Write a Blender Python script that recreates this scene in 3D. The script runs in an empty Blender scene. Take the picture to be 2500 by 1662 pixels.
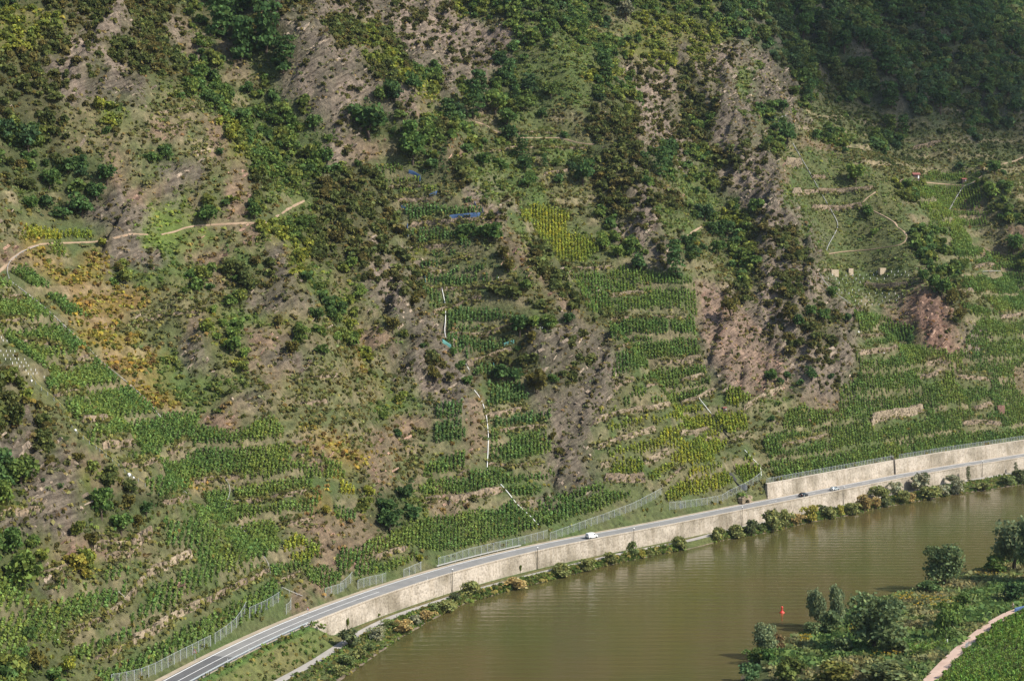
import bpy, bmesh, math, random
import numpy as np
from mathutils import Vector
from mathutils.bvhtree import BVHTree

C = bpy.context.scene
COL = C.collection
rng = np.random.default_rng(7)
random.seed(7)
PI = math.pi

# ------------------------------------------------------------------ camera, sky, sun, exposure
CAMZ, FPX, HOR = 110.0, 4500.0, 321.0          # height over the river, focal length in photo pixels, horizon above centre
PITCH = math.atan(HOR / FPX)
cam_d = bpy.data.cameras.new("camera"); cam = bpy.data.objects.new("camera", cam_d); COL.objects.link(cam)
cam.location = (0, 0, CAMZ); cam.rotation_euler = (PI / 2 - PITCH, 0, 0)
cam_d.sensor_width = 36; cam_d.lens = 36 * FPX / 2500
cam_d.clip_start = 1; cam_d.clip_end = 8000
C.camera = cam
SUN_EL, SUN_AZ = math.radians(42), math.radians(113)   # azimuth from +Y towards +X
w = bpy.data.worlds.new("World"); C.world = w; w.use_nodes = True
nt = w.node_tree; bg = nt.nodes["Background"]
sky = nt.nodes.new("ShaderNodeTexSky"); sky.sky_type = 'NISHITA'; sky.sun_disc = False
sky.sun_elevation = SUN_EL; sky.sun_rotation = SUN_AZ
nt.links.new(sky.outputs[0], bg.inputs[0]); bg.inputs[1].default_value = 0.125
SUNDIR = Vector((math.sin(SUN_AZ) * math.cos(SUN_EL), math.cos(SUN_AZ) * math.cos(SUN_EL), math.sin(SUN_EL)))
sl = bpy.data.lights.new("sun", 'SUN'); sl.energy = 5.0; sl.angle = math.radians(0.5); sl.color = (1, 0.93, 0.82)
so = bpy.data.objects.new("sun", sl); COL.objects.link(so); so.rotation_euler = SUNDIR.to_track_quat('Z', 'Y').to_euler()
so.location = (200, 0, 600)
C.view_settings.view_transform = 'Standard'; C.view_settings.look = 'None'
C.view_settings.exposure = 0.44; C.view_settings.gamma = 1.0
C.render.engine = 'CYCLES'; C.cycles.max_bounces = 6; C.cycles.use_denoising = True; C.cycles.denoiser = 'OPENIMAGEDENOISE'; C.cycles.denoising_input_passes = 'RGB_ALBEDO_NORMAL'; C.cycles.denoising_prefilter = 'ACCURATE'
C.cycles.volume_bounces = 0

# ------------------------------------------------------------------ helpers
SRC = dict(A=(0, 0, 2.8), B=(830, 0, 2.8), C=(1660, 0, 2.8), D=(0, 550, 2.8), E=(830, 550, 2.8), F=(1660, 550, 2.8),
           G=(0, 1100, 2.79), H=(830, 1100, 2.79), I=(1660, 1100, 2.79))
def P(t, *xy):
    """survey points noted per map sheet -> common survey grid"""
    x0, y0, k = SRC[t]; a = np.array(xy, float).reshape(-1, 2)
    return np.c_[x0 + a[:, 0] / k, y0 + a[:, 1] / k]
def rays(px):
    px = np.atleast_2d(np.asarray(px, float)); u = (px[:, 0] - 1250) / FPX; v = (px[:, 1] - 831) / FPX
    cp, sp = math.cos(PITCH), math.sin(PITCH)
    d = np.c_[u, cp - v * sp, -sp - v * cp]
    return d / np.linalg.norm(d, axis=1)[:, None]
def on_level(px, z):
    d = rays(px); t = (z - CAMZ) / d[:, 2]
    return d[:, :2] * t[:, None]
def project(p):
    p = np.asarray(p, float); cp, sp = math.cos(PITCH), math.sin(PITCH)
    x = p[:, 0]; y = p[:, 1]; z = p[:, 2] - CAMZ
    f = np.maximum(y * cp - z * sp, 1.0); up = y * sp + z * cp
    return np.c_[1250 + FPX * x / f, 831 - FPX * up / f], f
def vnoise(x, y, seed=0):
    x = np.asarray(x, float); y = np.asarray(y, float)
    tab = np.random.default_rng(1000 + seed).random((256, 256))
    xi = np.floor(x).astype(int); yi = np.floor(y).astype(int); fx = x - xi; fy = y - yi
    fx = fx * fx * (3 - 2 * fx); fy = fy * fy * (3 - 2 * fy)
    a = tab[xi & 255, yi & 255]; b = tab[(xi + 1) & 255, yi & 255]; c = tab[xi & 255, (yi + 1) & 255]; d = tab[(xi + 1) & 255, (yi + 1) & 255]
    return (a * (1 - fx) + b * fx) * (1 - fy) + (c * (1 - fx) + d * fx) * fy - 0.5
def fbm(x, y, seed=0, octv=4):
    s = 0; a = 1.0
    for k in range(octv):
        s = s + a * vnoise(x * 2 ** k + 17.3 * k, y * 2 ** k - 9.1 * k, seed + k); a *= 0.5
    return s
def smooth(e0, e1, x):
    t = np.clip((x - e0) / (e1 - e0), 0, 1); return t * t * (3 - 2 * t)
def mesh_np(name, V, F, mat=None, attrs=None, smooth_shade=False, mats=None, fmat=None):
    """F is an (m,4) or (m,3) array"""
    V = np.asarray(V, np.float32); F = np.asarray(F, np.int32); m, k = F.shape
    me = bpy.data.meshes.new(name)
    me.vertices.add(len(V)); me.vertices.foreach_set("co", V.ravel())
    me.loops.add(m * k); me.loops.foreach_set("vertex_index", F.ravel())
    me.polygons.add(m); me.polygons.foreach_set("loop_start", np.arange(0, m * k, k, dtype=np.int32))
    me.polygons.foreach_set("loop_total", np.full(m, k, np.int32))
    if smooth_shade: me.polygons.foreach_set("use_smooth", np.ones(m, bool))
    else: me.polygons.foreach_set("use_smooth", np.zeros(m, bool))
    for an, arr in (attrs or {}).items():
        arr = np.asarray(arr, np.float32)
        if arr.ndim == 2:
            if arr.shape[1] == 3: arr = np.c_[arr, np.ones(len(arr), np.float32)]
            at = me.attributes.new(an, 'FLOAT_COLOR', 'POINT'); at.data.foreach_set("color", arr.astype(np.float32).ravel())
        else:
            at = me.attributes.new(an, 'FLOAT', 'POINT'); at.data.foreach_set("value", arr)
    if mat: me.materials.append(mat)
    for mm in mats or []: me.materials.append(mm)
    if fmat is not None: me.polygons.foreach_set("material_index", np.asarray(fmat, np.int32))
    me.update(); me.validate()
    return me
def link(name, me, parent=None):
    o = bpy.data.objects.new(name, me); COL.objects.link(o)
    if parent: o.parent = parent
    return o
def tag(o, label=None, cat=None, group=None, kind=None):
    if label: o["label"] = label
    if cat: o["category"] = cat
    if group: o["group"] = group
    if kind: o["kind"] = kind
    return o
def empty(name, loc, rz=0.0):
    o = bpy.data.objects.new(name, None); COL.objects.link(o); o.location = loc; o.rotation_euler = (0, 0, rz); o.empty_display_size = 0.3
    return o
def copy_tree(o, parent=None):
    c = o.copy(); COL.objects.link(c); c.parent = parent
    for ch in list(o.children): copy_tree(ch, c)
    return c
class MB:
    """collects boxes, tubes and ribbons; build() links them as ONE mesh object"""
    def __init__(s): s.v = []; s.f = []
    def add(s, V, F):
        n = sum(len(a) for a in s.v); s.v.append(np.asarray(V, float)); s.f += [tuple(i + n for i in f) for f in F]; return s
    def box(s, x0, x1, y0, y1, z0, z1):
        V = [(x, y, z) for z in (z0, z1) for y in (y0, y1) for x in (x0, x1)]
        return s.add(V, [(0, 2, 3, 1), (4, 5, 7, 6), (0, 1, 5, 4), (2, 6, 7, 3), (0, 4, 6, 2), (1, 3, 7, 5)])
    def tube(s, pts, r, n=6, r2=None):
        pts = [Vector(p) for p in pts]; V = []; F = []
        for i, p in enumerate(pts):
            d = (pts[min(i + 1, len(pts) - 1)] - pts[max(i - 1, 0)]).normalized()
            a = d.cross(Vector((0, 0, 1)) if abs(d.z) < 0.9 else Vector((1, 0, 0))).normalized(); b = d.cross(a)
            rr = r if r2 is None else r + (r2 - r) * i / (len(pts) - 1)
            for k in range(n):
                t = 2 * PI * k / n; V.append(p + (a * math.cos(t) + b * math.sin(t)) * rr)
        for i in range(len(pts) - 1):
            for k in range(n): F.append((i * n + k, i * n + (k + 1) % n, (i + 1) * n + (k + 1) % n, (i + 1) * n + k))
        F.append(tuple(range(n))[::-1]); F.append(tuple((len(pts) - 1) * n + k for k in range(n)))
        return s.add([tuple(v) for v in V], F)
    def lathe(s, prof, n=16, c=(0, 0)):
        V = []; F = []
        for r, z in prof:
            for k in range(n): V.append((c[0] + r * math.cos(2 * PI * k / n), c[1] + r * math.sin(2 * PI * k / n), z))
        for i in range(len(prof) - 1):
            for k in range(n): F.append((i * n + k, i * n + (k + 1) % n, (i + 1) * n + (k + 1) % n, (i + 1) * n + k))
        F.append(tuple(range(n))[::-1]); F.append(tuple((len(prof) - 1) * n + k for k in range(n)))
        return s.add(V, F)
    def loft(s, secs, cap=True, closed=True):
        n = len(secs[0]); V = [p for q in secs for p in q]; F = []
        for i in range(len(secs) - 1):
            for k in range(n if closed else n - 1): F.append((i * n + k, i * n + (k + 1) % n, (i + 1) * n + (k + 1) % n, (i + 1) * n + k))
        if cap: F.append(tuple(range(n))[::-1]); F.append(tuple((len(secs) - 1) * n + k for k in range(n)))
        return s.add(V, F)
    def mesh(s, name, mat, smooth_shade=False):
        me = bpy.data.meshes.new(name); me.from_pydata(np.concatenate(s.v).tolist(), [], s.f)
        if mat: me.materials.append(mat)
        bm = bmesh.new(); bm.from_mesh(me); bmesh.ops.recalc_face_normals(bm, faces=bm.faces); bm.to_mesh(me); bm.free()
        if smooth_shade: me.polygons.foreach_set("use_smooth", np.ones(len(me.polygons), bool))
        return me
    def build(s, name, mat, parent=None, smooth_shade=False):
        return link(name, s.mesh(name, mat, smooth_shade), parent)

# ------------------------------------------------------------------ materials
def new_mat(name):
    m = bpy.data.materials.new(name); m.use_nodes = True; t = m.node_tree
    return m, t, t.nodes["Principled BSDF"], t.nodes["Material Output"]
def N(t, kind, **kw):
    n = t.nodes.new(kind)
    for k, v in kw.items(): setattr(n, k, v)
    return n
def ramp(t, stops, interp='LINEAR'):
    r = N(t, "ShaderNodeValToRGB"); r.color_ramp.interpolation = interp; e = r.color_ramp.elements
    while len(e) < len(stops): e.new(0.5)
    for el, (p, c) in zip(e, stops): el.position = p; el.color = (*c, 1) if len(c) == 3 else c
    return r
def mixc(t, blend='MIX', fac=0.5):
    m = N(t, "ShaderNodeMix", data_type='RGBA', blend_type=blend); m.inputs[0].default_value = fac
    return m
def simple(name, col, rough=0.6, metal=0.0, noise=0.0, scale=3.0):
    m, t, b, o = new_mat(name); b.inputs["Roughness"].default_value = rough; b.inputs["Metallic"].default_value = metal
    if noise:
        tc = N(t, "ShaderNodeTexCoord"); n = N(t, "ShaderNodeTexNoise"); n.inputs["Scale"].default_value = scale; n.inputs["Detail"].default_value = 5
        t.links.new(tc.outputs["Object"], n.inputs["Vector"])
        r = ramp(t, [(0.3, tuple(c * (1 - noise) for c in col)), (0.7, tuple(min(1, c * (1 + noise)) for c in col))])
        t.links.new(n.outputs[0], r.inputs[0]); t.links.new(r.outputs[0], b.inputs["Base Color"])
    else: b.inputs["Base Color"].default_value = (*col, 1)
    return m
def ground_material():
    m, t, b, o = new_mat("hillside_ground"); b.inputs["Roughness"].default_value = 0.95; b.inputs["Specular IOR Level"].default_value = 0.1
    at = N(t, "ShaderNodeAttribute", attribute_name="gc"); rk = N(t, "ShaderNodeAttribute", attribute_name="rock")
    g = N(t, "ShaderNodeNewGeometry")
    n1 = N(t, "ShaderNodeTexNoise"); n1.inputs["Scale"].default_value = 0.55; n1.inputs["Detail"].default_value = 7; n1.inputs["Roughness"].default_value = 0.7
    t.links.new(g.outputs["Position"], n1.inputs["Vector"])
    r1 = ramp(t, [(0.28, (0.45, 0.45, 0.45)), (0.5, (1, 1, 1)), (0.72, (1.6, 1.55, 1.5))]); t.links.new(n1.outputs[0], r1.inputs[0])
    mx = mixc(t, 'MULTIPLY', 1.0); t.links.new(at.outputs["Color"], mx.inputs[6]); t.links.new(r1.outputs[0], mx.inputs[7])
    # dipping slate beds, visible on bare rock only
    dp = N(t, "ShaderNodeVectorMath", operation='DOT_PRODUCT'); dp.inputs[1].default_value = (-.72, .24, .65); t.links.new(g.outputs["Position"], dp.inputs[0])
    sc = N(t, "ShaderNodeVectorMath", operation='SCALE'); sc.inputs[3].default_value = .1; t.links.new(g.outputs["Position"], sc.inputs[0])
    cb = N(t, "ShaderNodeCombineXYZ"); t.links.new(dp.outputs["Value"], cb.inputs[2])
    mp = N(t, "ShaderNodeVectorMath", operation='ADD'); t.links.new(sc.outputs[0], mp.inputs[0]); t.links.new(cb.outputs[0], mp.inputs[1])
    n2 = N(t, "ShaderNodeTexNoise"); n2.inputs["Scale"].default_value = 1.0; n2.inputs["Detail"].default_value = 6; n2.inputs["Roughness"].default_value = 0.65
    t.links.new(mp.outputs[0], n2.inputs["Vector"])
    r2 = ramp(t, [(0.36, (0.5, 0.48, 0.48)), (0.5, (1, 1, 1)), (0.64, (1.35, 1.33, 1.3))]); t.links.new(n2.outputs[0], r2.inputs[0])
    m2 = mixc(t, 'MULTIPLY', 1.0); t.links.new(rk.outputs["Fac"], m2.inputs[0]); t.links.new(mx.outputs[2], m2.inputs[6]); t.links.new(r2.outputs[0], m2.inputs[7])
    t.links.new(m2.outputs[2], b.inputs["Base Color"])
    ad = N(t, "ShaderNodeMath", operation='MULTIPLY_ADD'); t.links.new(n2.outputs[0], ad.inputs[0]); t.links.new(rk.outputs["Fac"], ad.inputs[1]); t.links.new(n1.outputs[0], ad.inputs[2])
    bp = N(t, "ShaderNodeBump"); bp.inputs["Strength"].default_value = 1.0; bp.inputs["Distance"].default_value = 1.2
    t.links.new(ad.outputs[0], bp.inputs["Height"]); t.links.new(bp.outputs[0], b.inputs["Normal"])
    return m
def leaf_material(name, from_attr):
    m, t, b, o = new_mat(name)
    src = N(t, "ShaderNodeAttribute", attribute_name="col").outputs["Color"] if from_attr else N(t, "ShaderNodeObjectInfo").outputs["Color"]
    lv = N(t, "ShaderNodeAttribute", attribute_name="lv")
    gn = N(t, "ShaderNodeVectorMath", operation='MULTIPLY'); gn.inputs[1].default_value = (1.95, 1.8, 1.65); t.links.new(src, gn.inputs[0])
    mx = mixc(t, 'MULTIPLY', 1.0); t.links.new(gn.outputs[0], mx.inputs[6]); t.links.new(lv.outputs["Color"], mx.inputs[7])
    t.nodes.remove(b)
    d = N(t, "ShaderNodeBsdfDiffuse"); tr = N(t, "ShaderNodeBsdfTranslucent"); mi = N(t, "ShaderNodeMixShader"); mi.inputs[0].default_value = 0.36
    t.links.new(mx.outputs[2], d.inputs[0]); t.links.new(mx.outputs[2], tr.inputs[0])
    t.links.new(d.outputs[0], mi.inputs[1]); t.links.new(tr.outputs[0], mi.inputs[2]); t.links.new(mi.outputs[0], o.inputs[0])
    return m
def masonry_material(name, light, dark, scale, bump=0.08):
    m, t, b, o = new_mat(name); b.inputs["Roughness"].default_value = 0.9
    g = N(t, "ShaderNodeNewGeometry"); v = N(t, "ShaderNodeTexVoronoi"); v.inputs["Scale"].default_value = scale
    n = N(t, "ShaderNodeTexNoise"); n.inputs["Scale"].default_value = 0.12; n.inputs["Detail"].default_value = 6
    t.links.new(g.outputs["Position"], v.inputs["Vector"]); t.links.new(g.outputs["Position"], n.inputs["Vector"])
    bw = N(t, "ShaderNodeSeparateColor"); t.links.new(v.outputs["Color"], bw.inputs[0])
    r = ramp(t, [(0.0, dark), (0.2, tuple((a + c) / 2 for a, c in zip(dark, light))), (0.5, light), (1.0, tuple(min(1, c * 1.15) for c in light))])
    t.links.new(bw.outputs[0], r.inputs[0])
    r2 = ramp(t, [(0.36, (0.6, 0.58, 0.52)), (0.6, (1.08, 1.06, 1.04))]); t.links.new(n.outputs[0], r2.inputs[0])
    mx = mixc(t, 'MULTIPLY', 1.0); t.links.new(r.outputs[0], mx.inputs[6]); t.links.new(r2.outputs[0], mx.inputs[7]); t.links.new(mx.outputs[2], b.inputs["Base Color"])
    mp = N(t, "ShaderNodeMapping"); mp.inputs["Scale"].default_value = (.55, .55, .05); t.links.new(g.outputs["Position"], mp.inputs["Vector"])
    n4 = N(t, "ShaderNodeTexNoise"); n4.inputs["Scale"].default_value = 1.0; n4.inputs["Detail"].default_value = 5; t.links.new(mp.outputs[0], n4.inputs["Vector"])
    r4 = ramp(t, [(0.34, (.8, .78, .74)), (0.52, (1, 1, 1))]); t.links.new(n4.outputs[0], r4.inputs[0])
    m4 = mixc(t, 'MULTIPLY', 1.0); t.links.new(mx.outputs[2], m4.inputs[6]); t.links.new(r4.outputs[0], m4.inputs[7]); t.links.new(m4.outputs[2], b.inputs["Base Color"])
    bp = N(t, "ShaderNodeBump"); bp.inputs["Distance"].default_value = bump; bp.inputs["Strength"].default_value = 0.8
    t.links.new(v.outputs["Distance"], bp.inputs["Height"]); bp.invert = True; t.links.new(bp.outputs[0], b.inputs["Normal"])
    return m
def water_material():
    m, t, b, o = new_mat("river_water"); b.inputs["Base Color"].default_value = (0.062, 0.05, 0.016, 1); b.inputs["Roughness"].default_value = 0.06
    b.inputs["IOR"].default_value = 1.33; b.inputs["Specular IOR Level"].default_value = 0.5
    g = N(t, "ShaderNodeNewGeometry"); mp = N(t, "ShaderNodeMapping"); mp.inputs["Scale"].default_value = (0.22, 0.75, 1); mp.inputs["Rotation"].default_value = (0, 0, -0.05)
    t.links.new(g.outputs["Position"], mp.inputs["Vector"])
    n = N(t, "ShaderNodeTexNoise"); n.inputs["Scale"].default_value = 1.0; n.inputs["Detail"].default_value = 4; t.links.new(mp.outputs[0], n.inputs["Vector"])
    w_ = N(t, "ShaderNodeTexWave"); w_.bands_direction = 'Y'; w_.inputs["Scale"].default_value = 0.09; w_.inputs["Distortion"].default_value = 5; w_.inputs["Detail"].default_value = 3; w_.inputs["Detail Scale"].default_value = 0.6
    t.links.new(mp.outputs[0], w_.inputs["Vector"])
    ad = N(t, "ShaderNodeMath", operation='MULTIPLY_ADD'); ad.inputs[1].default_value = 0.35; t.links.new(w_.outputs["Fac"], ad.inputs[0]); t.links.new(n.outputs[0], ad.inputs[2])
    bp = N(t, "ShaderNodeBump"); bp.inputs["Distance"].default_value = 0.15; bp.inputs["Strength"].default_value = 0.55
    t.links.new(ad.outputs[0], bp.inputs["Height"]); t.links.new(bp.outputs[0], b.inputs["Normal"])
    n3 = N(t, "ShaderNodeTexNoise"); n3.inputs["Scale"].default_value = 0.02; n3.inputs["Detail"].default_value = 3; t.links.new(g.outputs["Position"], n3.inputs["Vector"])
    r3 = ramp(t, [(0.35, (0.086, 0.068, 0.026)), (0.65, (0.07, 0.069, 0.023))]); t.links.new(n3.outputs[0], r3.inputs[0]); t.links.new(r3.outputs[0], b.inputs["Base Color"])
    return m
def asphalt_material(name, a, c):
    m = simple(name, a, 0.85); t = m.node_tree; b = t.nodes["Principled BSDF"]
    g = N(t, "ShaderNodeNewGeometry"); n = N(t, "ShaderNodeTexNoise"); n.inputs["Scale"].default_value = 0.35; n.inputs["Detail"].default_value = 8
    t.links.new(g.outputs["Position"], n.inputs["Vector"]); r = ramp(t, [(0.3, a), (0.7, c)]); t.links.new(n.outputs[0], r.inputs[0]); t.links.new(r.outputs[0], b.inputs["Base Color"])
    return m
M = dict(ground=ground_material(), leaf=leaf_material("leaves", False), leafmix=leaf_material("mixed_leaves", True), water=water_material(),
         asphalt=asphalt_material("asphalt", (0.19, 0.19, 0.185), (0.25, 0.245, 0.235)), old_asphalt=asphalt_material("darker_asphalt", (0.095, 0.097, 0.1), (0.13, 0.13, 0.13)),
         lane=asphalt_material("towpath_tarmac", (0.3, 0.28, 0.25), (0.4, 0.37, 0.33)), dirt=asphalt_material("trodden_earth", (0.29, 0.2, 0.13), (0.38, 0.28, 0.19)),
         pink=asphalt_material("pinkish_path", (0.43, 0.3, 0.235), (0.52, 0.385, 0.31)), white=simple("white_paint", (0.82, 0.82, 0.8), 0.5), 
         rubble=masonry_material("rubble_masonry", (0.37, 0.33, 0.275), (0.25, 0.22, 0.18), 1.9), dry=masonry_material("dry_slate_stone", (0.24, 0.185, 0.13), (0.035, 0.03, 0.022), 1.25, 0.3),
         dryl=masonry_material("pale_dry_stone", (0.29, 0.235, 0.165), (0.06, 0.045, 0.03), 1.25, 0.3), coping=simple("coping_stone", (0.46, 0.41, 0.34), 0.8, 0, 0.15),
         bark=simple("bark", (0.07, 0.05, 0.035), 0.9, 0, 0.3, 2), steel=simple("galvanised_steel", (0.42, 0.45, 0.46), 0.45, 0.3), wood=simple("grey_wood", (0.25, 0.2, 0.14), 0.9),
         rail=simple("rack_rail_metal", (0.36, 0.36, 0.35), 0.5, 0.2), black=simple("black_rubber", (0.015, 0.015, 0.015), 0.7), glass=simple("dark_glass", (0.02, 0.03, 0.035), 0.08))
# ------------------------------------------------------------------ the road line (river side of the road) and its smooth plan curve
ROADZ = 7.0
edge_px = np.array([(477, 1662), (559, 1615), (645, 1571), (717, 1538), (789, 1507), (840, 1487), (937, 1452), (1045, 1415), (1153, 1384), (1260, 1356),
                    (1368, 1332), (1475, 1311), (1583, 1292), (1670, 1275), (1767, 1254), (1875, 1233), (1982, 1211), (2090, 1190), (2197, 1168), (2305, 1148), (2412, 1130), (2500, 1117)], float)
def smooth_curve(pts, sig=18.0, ext=(220, 800), step=1.0):
    a = pts[0] + (pts[0] - pts[2]) / np.linalg.norm(pts[0] - pts[2]) * ext[0]; b = pts[-1] + (pts[-1] - pts[-4]) / np.linalg.norm(pts[-1] - pts[-4]) * ext[1]
    q = np.vstack([a, pts, b]); L = np.r_[0, np.cumsum(np.linalg.norm(np.diff(q, axis=0), axis=1))]
    s = np.arange(0, L[-1], step); x = np.interp(s, L, q[:, 0]); y = np.interp(s, L, q[:, 1])
    k = np.arange(-int(3 * sig), int(3 * sig) + 1); g = np.exp(-k ** 2 / (2 * sig ** 2)); g /= g.sum()
    def sm(z):
        n = len(k) // 2; zz = np.r_[z[0] + (z[0] - z[1]) * np.arange(n, 0, -1), z, z[-1] + (z[-1] - z[-2]) * np.arange(1, n + 1)]
        return np.convolve(zz, g, 'valid')
    return np.c_[sm(x), sm(y)]
EDGE = smooth_curve(on_level(edge_px, ROADZ))
def normals(c):
    t = np.gradient(c, axis=0); t /= np.linalg.norm(t, axis=1)[:, None]; return np.c_[-t[:, 1], t[:, 0]]     # points inland (left of the way it runs)
EN = normals(EDGE)
FOOT0 = 8.6
FOOT = EDGE + EN * FOOT0
_l = np.r_[0, np.cumsum(np.linalg.norm(np.diff(FOOT, axis=0), axis=1))]
SF = np.arange(0, _l[-1], 1.0); FOOT = np.c_[np.interp(SF, _l, FOOT[:, 0]), np.interp(SF, _l, FOOT[:, 1])]; FN = normals(FOOT)
EDGE_S = np.interp(np.linspace(0, 1, len(EDGE)), np.linspace(0, 1, len(EDGE)), np.arange(len(EDGE)))
def to_sd(xy):
    xy = np.atleast_2d(xy); s = np.empty(len(xy)); d = np.empty(len(xy))
    for i in range(0, len(xy), 4000):
        q = xy[i:i + 4000]; D = ((q[:, None, :] - FOOT[None, ::2]) ** 2).sum(2); j = D.argmin(1) * 2
        r = q - FOOT[j]; t = np.c_[FN[j, 1], -FN[j, 0]]
        s[i:i + 4000] = SF[j] + (r * t).sum(1); d[i:i + 4000] = (r * FN[j]).sum(1)
    return s, d
def edge_s(xy):
    """metres along the road edge, and offset (+ inland) of plan points"""
    xy = np.atleast_2d(xy); D = ((xy[:, None] - EDGE[None]) ** 2).sum(2); j = D.argmin(1); r = xy - EDGE[j]
    return j.astype(float), (r * EN[j]).sum(1)
# retaining wall above the road, right-hand part
uw_px = np.array([(1907, 1219), (2500, 1100)], float)
UW0, UW1 = [float(v) for v in to_sd(on_level(uw_px, ROADZ))[0]]
def cut(s): return 2.6 + 1.5 * vnoise(np.asarray(s) * 0.06, np.asarray(s) * 0 + 3.3, 5)
SLOPE = 0.97
def base_z(s, d):
    wall = smooth(UW0 - 6, UW0 + 3, s)
    c = cut(s) * (1 - wall) + 5.4 * wall
    dd = np.maximum(d - 1.5, 0)
    return ROADZ - 0.3 + (c + 0.3) * np.clip(d / (2.0 - 1.5 * wall), 0, 1) + dd * SLOPE
# ------------------------------------------------------------------ spurs (+) and gullies (-): surveyed lines with their height off the even slope
LINES = [
 (12, [(0, 885), (60, 930), (130, 1000), (190, 1080), (260, 1150), (330, 1210), (385, 1262)]),
 (9, [(-150, 950), (20, 1040), (100, 1150), (200, 1260), (300, 1330)]),
 (2, [(0, 1400), (150, 1420), (330, 1400)]),
 (-3, [(0, 800), (110, 900), (220, 1000), (330, 1080), (450, 1150)]),
 (10, [(230, 20), (255, 130), (286, 232), (370, 265), (500, 280), (560, 330), (600, 390), (610, 470), (672, 564), (700, 620), (718, 668), (728, 721), (750, 760)]),
 (4, [(330, 480), (420, 560), (500, 660), (560, 760), (620, 870), (660, 980), (690, 1060)]),
 (-6, [(30, 380), (70, 470), (130, 540), (240, 560)]),
 (5, [(-60, 100), (60, 150), (150, 260), (190, 340)]),
 (-4, [(0, 640), (150, 720), (260, 820), (380, 930), (480, 1000)]),
 (-3, [(470, 10), (510, 100), (560, 200), (640, 320), (700, 420), (780, 550), (830, 690), (850, 760)]),
 (-3, [(830, 760), (870, 860), (920, 950), (960, 1040), (1000, 1120)]),
 (7, [(780, 400), (850, 510), (900, 600), (960, 700), (1000, 740), (1060, 780), (1095, 855), (1140, 950)]),
 (14, [(700, -20), (765, 70), (830, 130), (898, 150), (948, 193), (1000, 250), (1044, 290), (1100, 345), (1151, 428), (1205, 510), (1230, 568), (1275, 610), (1330, 675), (1387, 746), (1430, 800), (1480, 870)]),
 (6, [(1480, 960), (1470, 1040), (1440, 1110)]),
 (-1, [(930, 420), (990, 560), (1040, 680), (1090, 800), (1150, 920), (1190, 1020), (1210, 1100)]),
 (-7, [(1000, 100), (1080, 200), (1170, 310), (1240, 420), (1310, 510), (1390, 620), (1470, 740), (1520, 860), (1545, 950)]),
 (9, [(1420, 120), (1480, 240), (1540, 330), (1575, 410), (1600, 500), (1640, 590), (1670, 650)]),
 (-3, [(1300, 300), (1380, 430), (1440, 540), (1520, 640), (1600, 760), (1640, 880), (1660, 960)]),
 (12, [(1640, 40), (1700, 130), (1765, 220), (1831, 320), (1880, 420), (1930, 520), (1974, 604), (2017, 700), (2065, 800), (2078, 890), (2046, 960)]),
 (3, [(1720, 740), (1780, 830), (1850, 930)]),
 (-3, [(1650, 200), (1720, 400), (1760, 560), (1720, 680)]),
 (13, [(1749, -30), (1831, 104), (1874, 143), (1910, 200), (1946, 250), (1981, 296), (2035, 343), (2100, 390), (2142, 428), (2196, 475), (2217, 560), (2267, 621), (2303, 682), (2325, 750), (2310, 820)]),
 (-2, [(1890, 260), (1950, 380), (2030, 480), (2060, 580), (2080, 680), (2110, 760), (2160, 860)]),
 (-12, [(1860, 0), (1960, 140), (2050, 250), (2160, 330), (2270, 430), (2350, 540), (2420, 640), (2460, 760)]),
 (8, [(2260, -40), (2330, 30), (2410, 107), (2500, 200), (2600, 330)]),
 (-2, [(2050, 20), (2170, 150), (2300, 280), (2420, 380)]),
 (5, [(2420, 400), (2480, 480), (2560, 600)]),
]
RAMP = 1.9
def ray_to_offset(px, off):
    d = rays(px); lo = np.full(len(d), 300.0); hi = np.full(len(d), 1700.0)
    for _ in range(30):
        t = (lo + hi) / 2; p = d * t[:, None]; s, dd = to_sd(p[:, :2])
        below = (CAMZ + p[:, 2]) < base_z(s, dd) + off * smooth(0, 30, dd)
        below &= dd > -2
        hi = np.where(below, t, hi); lo = np.where(below, lo, t)
    p = d * hi[:, None]; return p[:, :2]
cx, cv = [], []
for off, pts in LINES:
    pts = np.array(pts, float); L = np.r_[0, np.cumsum(np.linalg.norm(np.diff(pts, axis=0), axis=1))]; q = np.arange(0, L[-1] + 1, 32.0)
    pp = np.c_[np.interp(q, L, pts[:, 0]), np.interp(q, L, pts[:, 1])]
    cx.append(ray_to_offset(pp, off * RAMP)); cv.append(np.full(len(pp), off * RAMP))
cx = np.vstack(cx); cv = np.r_[tuple(cv)]
_s, _d = to_sd(cx)
_far = [(s, d) for s in np.arange(0, SF[-1], 80) for d in (-15, 420)]
fx = np.array([(FOOT[int(s)] + FN[int(s)] * d) for s, d in _far]); cx = np.vstack([cx, fx]); cv = np.r_[cv, np.zeros(len(fx))]
def relief(xy):
    r = np.empty(len(xy))
    for i in range(0, len(xy), 6000):
        q = np.linalg.norm(xy[i:i + 6000, None] - cx[None], axis=2); w_ = np.exp(-q / 8.5) + 2e-6
        r[i:i + 6000] = (w_ @ cv) / w_.sum(1)
    return r
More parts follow.
